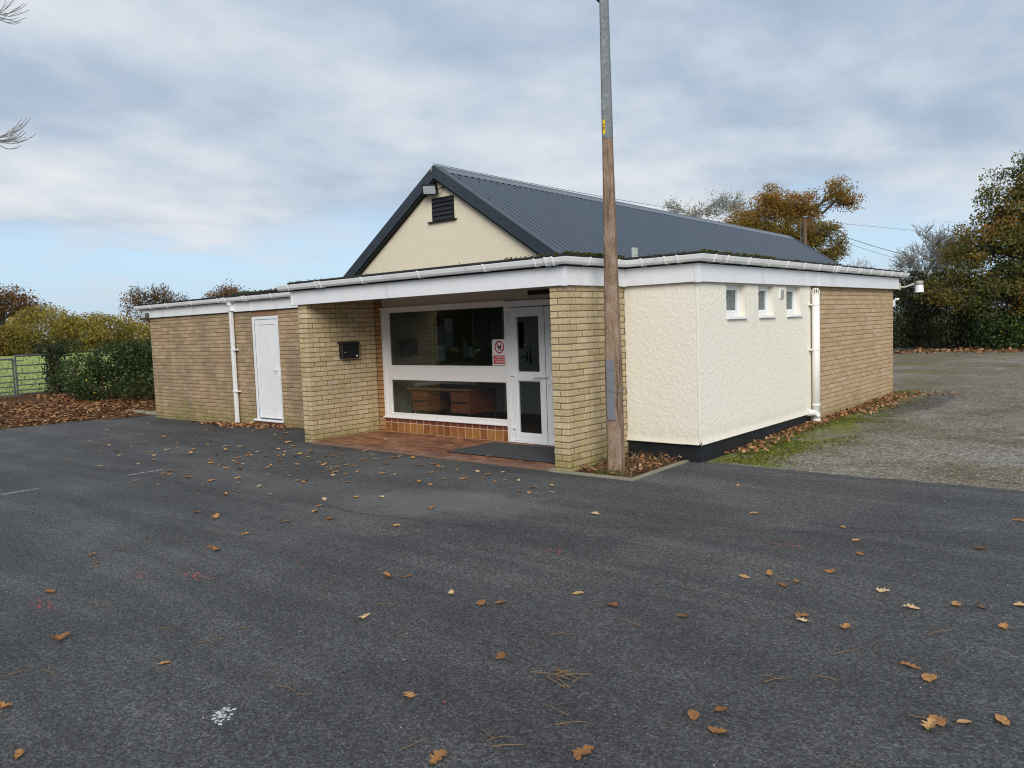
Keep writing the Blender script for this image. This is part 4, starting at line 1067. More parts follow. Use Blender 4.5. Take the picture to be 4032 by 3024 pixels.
for (x0, x1) in ((.645, 1.005), (1.525, 1.890)):
    pd = dk('pedestal', (x0, 1.51, .375), (x1, 2.00, .698), M_DESK)
    dk('drawer', (x0+.012, 1.494, .555), (x1-.012, 1.512, .692), M_DESK, pd); dk('drawer', (x0+.012, 1.494, .382), (x1-.012, 1.512, .520), M_DESK, pd); dk('handle_recess', (x0+.015, 1.506, .522), (x1-.015, 1.5095, .553), M_BLACK, pd)
dk('lock', (1.53, 1.515, .70), (1.545, 1.52, .715), M_ALU)
# radiator on the lobby wall
RA = thing('radiator', 'white panel radiator on the lobby wall behind the desk', 'radiator', (-.06, 3.0, .25))
m = MB(); m.box((-.035, -.75, 0), (.035, .75, .50), .008); m.build('panel', M_RAD, RA)
for k in range(30): boxo('fin', (.036, -.72+k*.05, .02), (.046, -.70+k*.05, .48), M_RAD, RA)
m = MB(); m.tube([(0, -.80, -.22), (0, -.80, .05), (0, -.75, .05)], .011, 6); m.build('valve_pipe', M_RAD, RA)
# noticeboard and papers
NB = thing('noticeboard', 'green noticeboard with metal frame on the lobby wall', 'noticeboard', (-.098, 3.255, 1.03))
boxo('board', (0, -.52, 0), (.012, .52, .90), M_BOARD, NB)
m = MB(); m.box((0, -.535, -.015), (.022, -.515, .915)); m.box((0, .515, -.015), (.022, .535, .915)); m.box((0, -.515, -.015), (.022, .515, .004)); m.box((0, -.515, .896), (.022, .515, .915)); m.build('frame', M_ALU, NB)
for i, (y, z, w, h, lab, mt) in enumerate([(2.80, 1.10, .21, .30, 'lowest white notice pinned at the near end of the noticeboard', M_PAPER), (2.79, 1.44, .21, .30, 'printed notice pinned midway up the near end of the noticeboard', M_PAPER2), (3.02, 1.36, .21, .28, 'grey printed sheet pinned in the middle of the noticeboard', M_PAPER2),
        (3.03, 1.64, .21, .24, 'pale sheet pinned at the top middle of the noticeboard', M_PAPER), (3.50, 1.12, .10, .36, 'narrow printed sheet pinned at the far end of the noticeboard', M_PAPER2), (3.62, 1.13, .13, .20, 'small white card pinned lowest at the far end of the noticeboard', M_PAPER)]):
    o = boxo('notice_sheet', (-.085, y, z), (-.083, y+w, z+h), mt); tag(o, lab, 'notice', 'papers pinned to the noticeboard')

# --- things fixed to the building ----------------------------------------------------
LB = thing('letterbox', 'black metal letterbox fixed to the inner brick wall of porch', 'letterbox', (0, .74, 1.27))
m = MB(); m.box((0.002, -.165, 0), (.098, .165, .235), .006); m.build('body', M_BLACK, LB)
m = MB(); m.prism([(0.0, .238), (.112, .226), (.112, .236), (.06, .262), (0.0, .268)], 'y', -.178, .178); m.build('lid', M_BLACK, LB)
m = MB(); m.tube([(.098, -.12, .10), (.103, -.12, .10)], .008, 8); m.build('lock', M_ALU, LB)
boxo('slot_plate', (.098, .06, .165), (.1005, .13, .180), simple('dark_grey_plate', (.05, .05, .055), .4, .4), LB)
boxo('maker_sticker', (.098, .10, .022), (.0998, .132, .050), M_PAPER, LB)

def textmesh(s, size, mtl, name, parent, loc, rot, align='CENTER', ext=.0006, sx=1.0):
    cu = bpy.data.curves.new(name, 'FONT'); cu.body = s; cu.size = size; cu.align_x = align; cu.align_y = 'CENTER'; cu.extrude = ext; cu.offset = size*.012
    t = bpy.data.objects.new(name, cu); COL.objects.link(t)
    dg = bpy.context.evaluated_depsgraph_get(); me = bpy.data.meshes.new_from_object(t.evaluated_get(dg))
    bpy.data.objects.remove(t); me.materials.clear(); me.materials.append(mtl)
    o = bpy.data.objects.new(name, me); o.location = loc; o.rotation_euler = rot; o.scale = (sx, 1, 1)
    return link(o, parent)
SG = thing('warning_sign', 'white and red no dogs sign standing in the entrance window corner', 'sign', (2.565, FY+.030, 1.095))
boxo('backing', (0, 0, 0), (.297, .003, .412), M_SIGNW, SG)
m = MB(); n = 40; cx, cz, R0, R1 = .140, .300, .072, .092
for k in range(n):
    a, b_ = 2*math.pi*k/n, 2*math.pi*(k+1)/n
    m.poly([(cx+R0*math.cos(a), -.0018, cz+R0*math.sin(a)), (cx+R1*math.cos(a), -.0018, cz+R1*math.sin(a)), (cx+R1*math.cos(b_), -.0018, cz+R1*math.sin(b_)), (cx+R0*math.cos(b_), -.0018, cz+R0*math.sin(b_))])
dxy = (.0085*.7, .0085*.7)
m.poly([(cx-.056-dxy[0], -.0020, cz+.056-dxy[1]), (cx+.056-dxy[0], -.0020, cz-.056-dxy[1]), (cx+.056+dxy[0], -.0020, cz-.056+dxy[1]), (cx-.056+dxy[0], -.0020, cz+.056+dxy[1])])
m.build('prohibition_ring', M_RED, SG)
dog = [(-.044, .016), (-.040, .030), (-.034, .016), (-.008, .012), (.014, .024), (.020, .040), (.026, .030), (.038, .026), (.050, .016), (.044, .008), (.034, .006), (.028, -.006), (.026, -.020), (.028, -.052), (.018, -.052), (.014, -.022), (-.016, -.018), (-.020, -.052), (-.030, -.052), (-.028, -.020), (-.036, -.006), (-.038, .008)]
m = MB(); m.prism([(cx+p[0], cz+p[1]) for p in dog], 'y', -.0012, -.0002); m.build('dog_pictogram', M_INK, SG)
boxo('red_panel', (.018, -.0012, .058), (.285, -.0001, .182), M_RED, SG)
for k, s in enumerate(['NO DOGS ARE', 'ALLOWED INSIDE', 'THESE PREMISES']): textmesh(s, .034, M_SIGNW, 'lettering', SG, (.151, -.0016, .156-k*.036), (math.pi/2, 0, 0), sx=.86)
m = MB(); m.box((.02, -.0012, .030), (.28, -.0002, .038)); m.build('small_print', M_INK, SG)
m = MB()
for (x, z) in ((.012, .398), (.012, .022)): m.tube([(x, -.002, z), (x, .0, z)], .007, 8)
m.build('fixing', M_DARK, SG)
o = tag(boxo('licence_plaque', (3.262, YB+.032, 2.112), (3.90, YB+.040, 2.176), M_BLACK), 'narrow black plaque on the board above the entrance doors', 'plaque')
m = MB(); x = 3.30
while x < 3.86:
    w = RND.uniform(.012, .05)
    m.box((x, YB+.0312, 2.133), (x+w, YB+.0320, 2.141)); m.box((x+.01, YB+.0312, 2.152), (x+w, YB+.0320, 2.158)); x += w+.012
m.build('faded_lettering', simple('faded_gold', (.035, .033, .035), .6, .3), o)
DM = tag(boxo('doormat', (2.72, .235, FLZ+.002), (4.50, 1.16, FLZ+.016), M_MAT, None, .005), 'large charcoal doormat on the porch tiles before the doors', 'doormat')
m = MB()
for (a, b_) in (((2.70, .215, FLZ+.001), (4.52, .236, FLZ+.012)), ((2.70, 1.159, FLZ+.001), (4.52, 1.18, FLZ+.012)), ((2.70, .236, FLZ+.001), (2.721, 1.159, FLZ+.012)), ((4.499, .236, FLZ+.001), (4.52, 1.159, FLZ+.012))): m.box(a, b_, .003)
m.build('rubber_border', M_BLACK, DM)

# floodlight under the ridge
FL = thing('floodlight', 'black security floodlight with square lens under the gable peak', 'floodlight', (.40, YG-.02, 4.07)); FL.rotation_euler = (.30, .10, .16)
m = MB(); m.prism([(-.155, -.095), (.155, -.095), (.120, .075), (-.120, .075)] and [(-.150, -.085), (.150, -.085), (.150, .085), (-.150, .085)], 'y', -.085, -.045); m.prism([(-.09, -.05), (.09, -.05), (.09, .05), (-.09, .05)], 'y', -.045, .0); m.build('housing', M_BLACK, FL)
m = MB()
for (a, b_) in (((-.155, -.095, -.09), (.155, -.085, -.068)), ((-.155, -.095, .068), (.155, -.085, .09)), ((-.155, -.095, -.068), (-.130, -.085, .068)), ((.130, -.095, -.068), (.155, -.085, .068))): m.box(a, b_, .003)
m.build('bezel', M_BLACK, FL); boxo('lens', (-.130, -.090, -.068), (.130, -.0855, .068), M_LENS, FL)
m = MB(); m.tube([(.155, -.06, 0), (.20, -.02, .01), (.24, .06, .03)], .012, 6); m.box((.19, .05, .0), (.27, .07, .06), .003); m.tube([(-.02, -.06, -.09), (-.02, -.06, -.11)], .012, 6); m.build('bracket', M_BLACK, FL)
m = thing('cable_insulator', 'small white cable insulator on the barge flashing at the gable peak', 'insulator', (.45, YG-.058, 4.345))
mm = MB()
for z in (0, .022, .044): mm.tube([(0, -.02, z), (0, -.02, z+.008)], .022, 10)
mm.tube([(0, 0, .03), (0, -.02, .03), (0, -.02, .075)], .008, 6); mm.build('body', M_CREAMPLAS, m)
# old lamp on the wing fascia
WL = thing('bulkhead_lamp', 'small old grey lamp fixed to the wing fascia end', 'lamp', (-7.43, YW-.055, 2.205))
m = MB(); m.box((-.135, -.055, -.055), (.135, 0, .055), .012); m.build('housing', M_CREAMPLAS, WL)
boxo('lens', (-.12, -.062, -.040), (.09, -.054, .042), M_LENS, WL, .003); boxo('end_cap', (.10, -.075, -.058), (.138, -.002, .058), simple('dark_lamp_end', (.09, .085, .07), .6, .3), WL, .006)
# white lamp on a bracket at the far corner
CL = thing('corner_lamp', 'white bell shaped lamp on a bracket at the far brick corner', 'lamp', (XR+.05, 9.42, 2.17))
ax = Vector((.86, .5, 0))
m = MB(); m.box((-.012, -.035, -.055), (.02, .035, .085), .006); m.tube([(0, 0, .0), ax*.10+Vector((0, 0, .0)), ax*.27+Vector((0, 0, .055))], [.022, .018, .018], 10); m.build('bracket_arm', M_CREAMPLAS, CL)
cpos = ax*.36+Vector((0, 0, .0)); m = MB(); m.tube([cpos+Vector((0, 0, .03)), cpos+Vector((0, 0, .09)), cpos+Vector((0, 0, .10)), cpos+Vector((0, 0, .108))], [.066, .069, .067, .04], 20); m.build('cap', M_CREAMPLAS, CL, True)
m = MB(); m.tube([cpos+Vector((0, 0, -.11)), cpos+Vector((0, 0, .028))], [.080, .070], 20); m.build('shade', M_UPVC, CL, False)
SB = thing('cable_box', 'tiny white cable fitting on the far brick corner below the lamp', 'fitting', (XR-.03, 9.315, 1.86))
m = MB(); m.box((-.02, 0, -.06), (.03, .025, .07), .004); m.build('trunking', M_UPVC, SB); m = MB(); m.tube([(.02, .02, .075), (.09, .05, .085)], .022, 8); m.build('sensor', M_UPVC, SB)
# pale board standing on the flat roof
RBD = tag(boxo('roof_board', (4.02, 2.88, 2.44), (4.06, 2.99, 2.775), M_PALEWOOD, None, .004), 'pale weathered board standing upright on the flat roof beside the lamp post', 'board')

# --- lamp post ----------------------------------------------------------------------
LP = thing('lamp_post', 'brown concrete lamp post with galvanised steel top before the cream wall', 'lamp post', (5.381, .256, 0), .30)
def octo(w, c): return [(-w, -w+c), (-w+c, -w), (w-c, -w), (w, -w+c), (w, w-c), (w-c, w), (-w+c, w), (-w, w-c)]
def column(levels, name, mtl):
    m = MB(); rings = []
    for (z, w, c) in levels: rings.append([m.vert((p[0], p[1], z)) for p in octo(w, c)])
    for i in range(len(rings)-1):
        for k in range(8): m.face((rings[i][k], rings[i][(k+1) % 8], rings[i+1][(k+1) % 8], rings[i+1][k]))
    m.face(rings[0][::-1]); m.face(rings[-1]); return m.build(name, mtl, LP)
column([(-.1, .083, .016), (.45, .083, .016), (1.25, .083, .016), (1.33, .083, .020), (1.60, .077, .026), (2.5, .067, .024), (3.735, .0515, .019)], 'concrete_shaft', M_CONC)
column([(3.705, .0545, .020), (3.71, .0550, .020), (4.5, .049, .018), (5.75, .041, .015)], 'steel_sleeve', M_GALV)
m = MB(); m.box((-.062, -.097, .60), (.030, -.0835, 1.285), .006); dr = m.build('access_door', simple('grey_access_door', (.16, .17, .19), .5, .4, .15, 12), LP)
m = MB(); m.tube([(-.022, -.103, 1.18), (-.022, -.095, 1.18)], .014, 10); m.tube([(.0, -.099, .67), (.0, -.096, .67)], .008, 8); m.build('bolt', M_GALV, dr)
m = MB()
for k in range(8):
    p, q = octo(.092, .016)[k], octo(.092, .016)[(k+1) % 8]; m.tube([(p[0], p[1]-.004, .93+p[1]*.1), (q[0], q[1]-.004, .93+q[1]*.1)], .005, 5)
m.tube([(-.022, -.105, .94), (-.018, -.108, .955), (-.010, -.104, .935)], .007, 5); m.build('strap', M_GALV, LP)
stk = boxo('number_sticker', (-.034, -.0572, 3.75), (-.006, -.0560, 3.905), M_YELLOW, LP)
tm = textmesh('0214', .034, M_INK, 'lettering', stk, (-.020, -.0580, 3.828), (math.pi/2, -math.pi/2, 0))
textmesh('E', .026, M_INK, 'stencilled_letter', LP, (-.020, -.0570, 3.728), (math.pi/2, -math.pi/2, 0))
m = MB(); m.tube([(0, 0, 5.70), (0, 0, 5.80)], .05, 10); m.tube([(-.02, 0, 5.17), (-.07, -.01, 5.22), (-.14, -.02, 5.40), (-.30, -.04, 5.62)], [.03, .028, .024, .022], 8); m.build('bracket_arm', M_DARK, LP)
m = MB(); m.tube([(-.26, -.02, 5.60), (-.34, -.03, 5.62), (-.62, -.06, 5.66), (-.72, -.07, 5.69)], [.05, .09, .10, .04], 12); m.build('lantern', M_CREAMPLAS, LP, True)

# planting bed beside the pier
bed = tag(boxo('planting_bed', (PW+.01, -.02, -.08), (5.70, D2+.0, .004), M_SOIL), kind='structure')
kb = empty('kerb', (0, 0, 0)); tag(kb, kind='structure')
def bar(a, b_, w, z0, z1, nm, par, n=6):
    m = MB(); a, b_ = Vector((*a, 0)), Vector((*b_, 0)); d = (b_-a).normalized(); nrm = Vector((-d.y, d.x, 0))*w/2
    for k in range(n):
        p, q = a+(b_-a)*k/n, a+(b_-a)*(k+1)/n; j = [RND.uniform(-.006, .006) for _ in range(2)]
        idx = [m.vert(v) for v in ((p-nrm)+Vector((0, 0, z0)), (q-nrm)+Vector((0, 0, z0)), (q+nrm)+Vector((0, 0, z0)), (p+nrm)+Vector((0, 0, z0)), (p-nrm)+Vector((0, 0, z1)), (q-nrm)+Vector((0, 0, z1)), (q+nrm)+Vector((0, 0, z1)), (p+nrm)+Vector((0, 0, z1)))]
        for f in ((4, 5, 6, 7), (0, 1, 5, 4), (2, 3, 7, 6), (0, 4, 7, 3), (1, 2, 6, 5)): m.face([idx[i] for i in f])
    return m.build(nm, M_KERB, par)
bar((PW-.24, -.060), (5.80, -.050), .06, -.06, .022, 'edging', kb); bar((5.775, -.02), (5.725, D2+.04), .06, -.06, .018, 'edging', kb)
kb2 = empty('verge_kerb', (0, 0, 0)); tag(kb2, kind='structure')
bar((-8.35, 1.28), (-7.45, 1.55), .09, -.12, .0, 'edging', kb2); bar((-9.6, .95), (-8.38, 1.27), .09, -.12, .02, 'edging', kb2)

# ------------------------------------------------------------------ vegetation
class Skel:
    def __init__(s): s.m = MB()
    def curve(s, a, b_, r0, r1, n=5, wob=.08, sides=5, rg=None, up=0.0):
        a, b_ = np.array(a, float), np.array(b_, float); L = np.linalg.norm(b_-a)
        ts = np.linspace(0, 1, n+1); pts = a+(b_-a)*ts[:, None]
        off = rg.normal(0, wob*L, (n+1, 3)); off[0] = 0; off[-1] = 0
        pts = pts+off*np.sin(ts*math.pi)[:, None]; pts[:, 2] += up*L*np.sin(ts*math.pi)
        s.m.tube([tuple(p) for p in pts], [r0+(r1-r0)*t for t in ts], sides, cap=False)
        return pts
def quads(C, size, rg, flat=0.0, asp=.6):
    n = len(C)
    a = rg.normal(size=(n, 3)); a[:, 2] *= (1-flat); a /= np.linalg.norm(a, axis=1)[:, None]
    b_ = rg.normal(size=(n, 3)); b_ -= a*(a*b_).sum(1)[:, None]; b_ /= np.linalg.norm(b_, axis=1)[:, None]
    s = (size*rg.uniform(.6, 1.35, n))[:, None]
    V = np.stack([C-a*s*.5, C+b_*s*asp*.5-a*s*.05, C+a*s*.5, C-b_*s*asp*.5-a*s*.05], 1).reshape(-1, 3)
    F = np.arange(4*n).reshape(n, 4)
    return V, F
def tree(name, label, base, lobes, trunk_r, leafm, bark, seed, clumps=150, per=60, lsize=.10, sigma=.28, twig=True, group=None, cat='tree', bare=0, tonef=None, trunk_top=.45, shell=.55, twig_len=.6, twig_r=.006):
    """trunk + limbs to each crown lobe + branches to leaf clumps scattered through the lobes"""
    rg = np.random.default_rng(seed); T = thing(name, label, cat, (base[0], base[1], base[2]), 0, group)
    sk = Skel(); lobes = [tuple(l) for l in lobes]
    cen = np.mean([l[:3] for l in lobes], axis=0)
    top = np.array([cen[0]*.6, cen[1]*.6, min(l[2] for l in lobes)*.6+cen[2]*.4])
    tr = sk.curve((0, 0, -.15), top, trunk_r*1.15, trunk_r*.62, 6, .02, 8, rg)
    tr2 = sk.curve(top, (cen[0], cen[1], cen[2]+.25*(max(l[2] for l in lobes)-cen[2])), trunk_r*.60, trunk_r*.22, 5, .05, 6, rg)
    spine = np.concatenate([tr[3:], tr2])
    LV = []; LT = []
    vol = np.array([l[3]*l[4]*l[5] for l in lobes]); vol = vol**.75; vol /= vol.sum()
    for l, w in zip(lobes, vol):
        lc = np.array(l[:3]); lr = np.array(l[3:6])
        st = spine[np.argmin(np.linalg.norm(spine-(lc-np.array([0, 0, lr[2]*.9])), axis=1))]
        limb = sk.curve(st, lc+rg.normal(0, .1, 3)*lr, trunk_r*.42, trunk_r*.12, 7, .06, 5, rg, .05)
        nc = max(3, int(clumps*w))
        for _ in range(nc):
            d = rg.normal(size=3); d /= np.linalg.norm(d); r = (shell+(1-shell)*rg.random()) if rg.random() < .75 else rg.random()**.5*shell
            c = lc+d*lr*r
            j = limb[rg.integers(len(limb)//3, len(limb))]
            if twig: sk.curve(j, c, trunk_r*.085+.006, .006, 4, .10, 3, rg, .06)
            if bare:
                out = (c-cen)/np.linalg.norm(c-cen)
                for _k in range(bare):
                    dd = out*.7+rg.normal(0, .6, 3)+np.array([0, 0, .35]); dd /= np.linalg.norm(dd)
                    e = c+dd*twig_len*rg.uniform(.5, 1.3); pp = sk.curve(c, e, twig_r*1.4, twig_r*.6, 4, .08, 3, rg)
                    for _q in range(2):
                        s0 = pp[rg.integers(1, 4)]; d2 = dd+rg.normal(0, .7, 3); d2 /= np.linalg.norm(d2); sk.curve(s0, s0+d2*twig_len*.5*rg.uniform(.4, 1.2), twig_r, twig_r*.5, 2, .06, 3, rg)
            if per:
                k = rg.poisson(per)
                P = c+np.clip(rg.normal(0, 1, (k, 3)), -1.5, 1.5)*sigma*np.array([1.1, 1.1, .8])*rg.uniform(.6, 1.3); LV.append(P)
                base_t = tonef(c, rg) if tonef else rg.random()
                LT.append(np.clip(base_t+rg.normal(0, .09, k), 0, 1))
    sk.m.build('trunk', bark, T, True, fix=False)
    if LV:
        C = np.concatenate(LV); V, F = quads(C, lsize, rg)
        np_mesh('crown', V, F, leafm, T, np.repeat(np.concatenate(LT), 4))
    return T
def bush(name, label, base, lobes, leafm, bark, seed, n=6000, lsize=.10, stems=30, cat='bush', group=None, tonef=None, holes=.5, part_name='foliage', rad=.012, inner=.45):
    rg = np.random.default_rng(seed); T = thing(name, label, cat, base, 0, group)
    sk = Skel(); P = []; TN = []
    vol = np.array([l[3]*l[4]*l[5] for l in lobes])**.67; vol /= vol.sum()
    for l, w in zip(lobes, vol):
        lc, lr = np.array(l[:3]), np.array(l[3:6]); k = int(n*w)
        d = rg.normal(size=(k, 3)); d /= np.linalg.norm(d, axis=1)[:, None]
        r = inner+(1-inner)*rg.random(k)**.6
        q = lc+d*lr*r[:, None]*(1+.22*(vnoise(d*2.2+lc, seed)-.5)[:, None]*2)
        keep = vnoise((q+np.array(base))*1.6, seed+3) > (.5-holes*.5)*rg.random(k)*1.4
        q = q[keep]; q = q[q[:, 2] > .02]
        P.append(q)
        t = vnoise((q+np.array(base))*1.1, seed+9)*.75+rg.normal(.12, .17, len(q))
        if tonef is not None: t = tonef(q, t, rg)
        TN.append(np.clip(t, 0, 1))
        for _ in range(int(stems*w)+1):
            dd = rg.normal(size=3); dd[2] = abs(dd[2])+.3; dd /= np.linalg.norm(dd)
            g = np.array([lc[0]+rg.normal(0, .25)*lr[0], lc[1]+rg.normal(0, .25)*lr[1], 0]); sk.curve(g, lc+dd*lr*rg.uniform(.8, 1.08), rad, rad*.35, 5, .08, 3, rg)
    sk.m.build('stems', bark, T, True, fix=False)
    C = np.concatenate(P); V, F = quads(C, lsize, rg); np_mesh(part_name, V, F, leafm, T, np.repeat(np.concatenate(TN), 4))
    return T

# --- right-hand side: turning oak, bare tree, dark hedgerow
def tone_top(zlo, zhi, a, b_): return lambda c, rg: a+(b_-a)*np.clip((c[2]-zlo)/(zhi-zlo), 0, 1)+rg.normal(0, .16)
g0 = Z(6, 23)
tree('oak_tree', 'tall green and orange oak overhanging the yard at right edge', (6.6, 23.8, g0), [(-0.2, -0.2, 5.17, 1.5, 1.4, 1.2), (-1.3, -0.3, 4.37, 1.0, 1.0, 1.0), (-2.1, -0.5, 3.27, 1.0, 1.0, 0.9), (-0.8, -0.3, 3.37, 1.4, 1.3, 1.2), (-2.6, -0.6, 2.17, 0.95, 0.9, 0.75), (-1.3, -0.6, 1.97, 1.4, 1.0, 1.0), (0.9, -0.2, 4.47, 1.6, 1.5, 1.8), (0.2, -0.4, 2.07, 1.5, 1.0, 1.2), (1.2, 0.0, 6.47, 1.5, 1.4, 1.3)], .24, LF_OAKR, M_BARK, 11, 520, 100, .088, .20, tonef=lambda c, rg: .20+.62*(vnoise(np.array([c])*.75, 4)[0])+rg.normal(0, .10))
tree('bare_tree', 'grey leafless tree standing left of the turning oak', (2.6, 26.2, g0), [(0.3, -0.3, 3.57, 0.95, 0.8, 0.9), (-0.5, -0.5, 2.87, 0.75, 0.7, 0.7), (0.8, -0.2, 3.17, 0.8, 0.8, 0.9), (-0.7, -0.6, 2.07, 0.6, 0.6, 0.5)], .11, LF_OAKR, M_BARKG, 12, 150, 0, .1, .2, bare=6, twig_len=.50, twig_r=.011)
bush('yellowing_bush', 'thin yellowish bush in front of the leafless grey tree', (2.6, 24.8, g0), [(0, 0, 1.6, 1.2, .6, .7), (.6, 0, 1.9, .7, .5, .6)], LF_WILLOW, M_BARK, 13, 1500, .10, 20, holes=.2)
bush('dark_hedgerow', 'dark tangled hedgerow closing the back of the yard', (2.4, 24.3, g0), [(-5, .6, .9, 1.8, 1.0, 1.4), (-2.6, .4, 1.0, 1.8, 1.0, 1.5), (-.6, .1, 1.05, 1.5, .9, 1.35), (1.0, 0, 1.0, 1.5, .8, 1.25), (2.6, -.1, 1.1, 1.6, .8, 1.3), (4.4, -.2, 1.2, 1.6, .8, 1.4), (6.5, -.2, 1.2, 1.8, .9, 1.5), (9, -.2, 1.2, 1.8, .9, 1.5), (-1.4, .3, .5, 2.4, .7, .6), (2.4, -.1, .5, 2.4, .7, .6), (6, -.2, .5, 2.4, .7, .6), (.2, .8, 2.0, 1.1, .8, .9), (1.9, .7, 1.8, .7, .7, .6), (2.9, .7, 2.3, .8, .7, .7), (3.6, .3, 1.9, .6, .6, .9), (-1.8, .8, 2.2, .8, .7, .9), (.9, .5, 2.4, .35, .35, .45)], LF_HEDGE, M_BARK, 14, 105000, .075, 160, cat='hedge', holes=.75)
bush('holly_bush', 'dark green leafy bush at the foot of the turning oak', (5.6, 23.1, g0), [(0, 0, .55, 1.2, .6, .65), (1.3, 0, .7, 1.0, .6, .75)], LF_BRAMBLE, M_BARK, 15, 6000, .10, 20)
bush('twiggy_bush', 'small bare twiggy bush top above the roof end', (-1.6, 31.5, g0), [(0, 0, 2.9, 1.0, .6, 1.0)], LF_PALE, M_BARKG, 16, 90, .08, 70, rad=.022)

# --- behind the roof
gb = .4
tree('golden_oak', 'golden brown oak rising behind the corrugated roof', (-5.9, 35.2, gb), [(-2.4, -0.9, 6.3, 1.2, 1.1, 0.95), (-1.1, -0.4, 7.2, 1.2, 1.1, 1.05), (0.2, 0.1, 6.9, 1.1, 1, 1.0), (-3.0, -1.3, 5.9, 0.9, 0.9, 0.6), (-1.4, -0.5, 5.6, 1.5, 1.2, 0.9), (0.2, 0.1, 5.5, 1.4, 1.2, 1.0), (1.3, 0.4, 5.6, 0.8, 0.8, 0.8), (2.0, 0.8, 7.5, 0.7, 0.7, 0.75), (2.7, 1.0, 7.05, 0.5, 0.5, 0.3), (1.8, 0.7, 4.5, 0.7, 0.7, 0.6), (0.7, 0.2, 4.0, 1.2, 1, 0.8), (2.0, 0.7, 5.1, 0.4, 0.4, 0.35)], .26, LF_GOLD, M_BARK, 21, 560, 95, .095, .23, tonef=lambda c, rg: .22+.45*np.clip((c[2]-4.2)/3.2, 0, 1)+rg.normal(0, .14))
tree('pale_poplar', 'pale sparse leaved tree left of the golden oak', (-17.0, 46.2, gb), [(-2.5, -1.5, 8.3, 0.9, 0.9, 0.8), (-1.6, -1.0, 9.1, 0.8, 0.8, 0.9), (-0.4, -0.2, 8.8, 1, 1, 0.9), (1.0, 0.5, 9.4, 0.9, 0.9, 0.9), (2.2, 1.0, 9.1, 0.9, 0.9, 1.0)], .14, LF_PALE, M_BARKG, 22, 190, 9, .15, .30, bare=2, twig_len=.6, twig_r=.009)

# --- left: field hedge trees
zf = lambda x, y: Z(x, y)
tree('russet_oak', 'dark russet oak at the far left edge beyond the field', (-60.5, 14.2, zf(-60, 14)), [(0, 0, 3.6, 2.4, 2.3, 1.5), (.6, 1.6, 3.1, 1.8, 1.7, 1.2), (0, -2.0, 3.4, 2.3, 2.0, 1.5), (.3, 2.3, 2.4, 1.4, 1.4, .9)], .28, LF_BROWN, M_BARK, 31, 210, 45, .16, .33)
tree('russet_oak', 'thin russet oak showing above the left end of wing roof', (-45.6, 19.3, zf(-45, 19)), [(0, .1, 3.6, 1.5, 1.5, .9), (0, -1.2, 3.0, 1.1, 1.2, .9), (0, 1.3, 3.0, 1.2, 1.3, .9), (0, 0, 2.3, 1.7, 2.0, .7)], .2, LF_BROWN, M_BARK, 32, 150, 26, .13, .28, bare=2, twig_len=.5, twig_r=.012)
tree('russet_oak', 'orange brown oak top peeping over the middle of wing roof', (-54.5, 30.2, zf(-54, 30)), [(0, 0, 3.9, 1.8, 1.5, 1.0), (0, -1.2, 3.3, 1.4, 1.2, .9), (0, 1.2, 3.4, 1.4, 1.3, .9)], .22, LF_BROWN, M_BARK, 33, 130, 42, .15, .3)
def wt(q, t, rg): return t
bush('willow_thicket', 'tall yellow brown willow thicket beyond the field, domed', (-41.5, 11.4, zf(-41.5, 11.4)-.1), [(0, -.6, 1.5, 1.6, 2.2, 1.55), (0, 1.4, 1.2, 1.4, 1.9, 1.2), (.3, -2.3, .9, 1.3, 1.6, 1.0)], LF_WILLOW, M_BARK, 41, 15000, .13, 60, holes=.6)
bush('willow_thicket', 'lower yellow willow thicket at the left edge beyond the gate', (-42.0, 7.4, zf(-42, 7.4)-.1), [(0, -.3, .9, 1.4, 2.2, 1.05), (.3, 1.4, .8, 1.2, 1.4, .85)], LF_WILLOW, M_BARK, 42, 9000, .13, 40, holes=.6)
bush('willow_thicket', 'olive brown willow thicket beyond the field nearest the wing', (-42.2, 15.0, zf(-42, 15)-.1), [(0, -.4, 1.2, 1.4, 1.8, 1.25), (0, 1.6, .9, 1.3, 1.5, .95)], LF_WILLOW, M_BARK, 43, 10000, .12, 40, holes=.6)
bush('evergreen_bush', 'dark green bushes low beside the wing corner', (-36.0, 16.2, zf(-36, 16)-.1), [(0, -.4, .55, 1.3, 1.6, .75), (0, 1.3, .6, 1.3, 1.5, .8)], LF_IVY, M_BARK, 44, 9000, .10, 20)
bush('distant_hedge', 'far pale hedge line along the horizon past the thickets', (-70, 24, zf(-70, 24)), [(0, y, 1.3, 2.0, 4.5, 1.7) for y in range(-22, 34, 6)], LF_WILLOW, M_BARK, 45, 14000, .26, 40, cat='hedge')

# bramble, ivy post, gate
bush('bramble_bush', 'big dark green bramble bush between the gate and wing', (-11.0, 1.9, Z(-11, 1.9)), [(-.70, -.66, .70, .62, .60, .60), (-.2, -.2, 1.0, .55, .55, .50), (.3, .25, .80, .75, .75, .66), (.8, .9, .95, .6, .6, .60), (1.1, 1.4, .72, .8, .8, .62), (1.7, 2.2, .9, .8, .8, .66), (.4, .1, 1.30, .30, .30, .25), (1.3, 1.6, 1.35, .35, .35, .25), (-.3, -.55, .40, .9, .8, .45), (.75, .3, .38, .8, .9, .42), (-.2, 1.2, .8, .9, 1.0, .75)], LF_BRAMBLE, M_TWIG, 51, 38000, .060, 120, holes=.45, rad=.008, tonef=lambda q, t, rg: np.where(rg.random(len(t)) < .010, 1.0, t*.86))
IP = thing('gate_post', 'wooden gate post smothered in dark ivy', 'gate post', (-13.35, 1.18, Z(-13.35, 1.18)))
m = MB(); m.tube([(0, 0, -.1), (0, 0, 1.20)], .075, 8); m.build('post', M_POSTWOOD, IP)
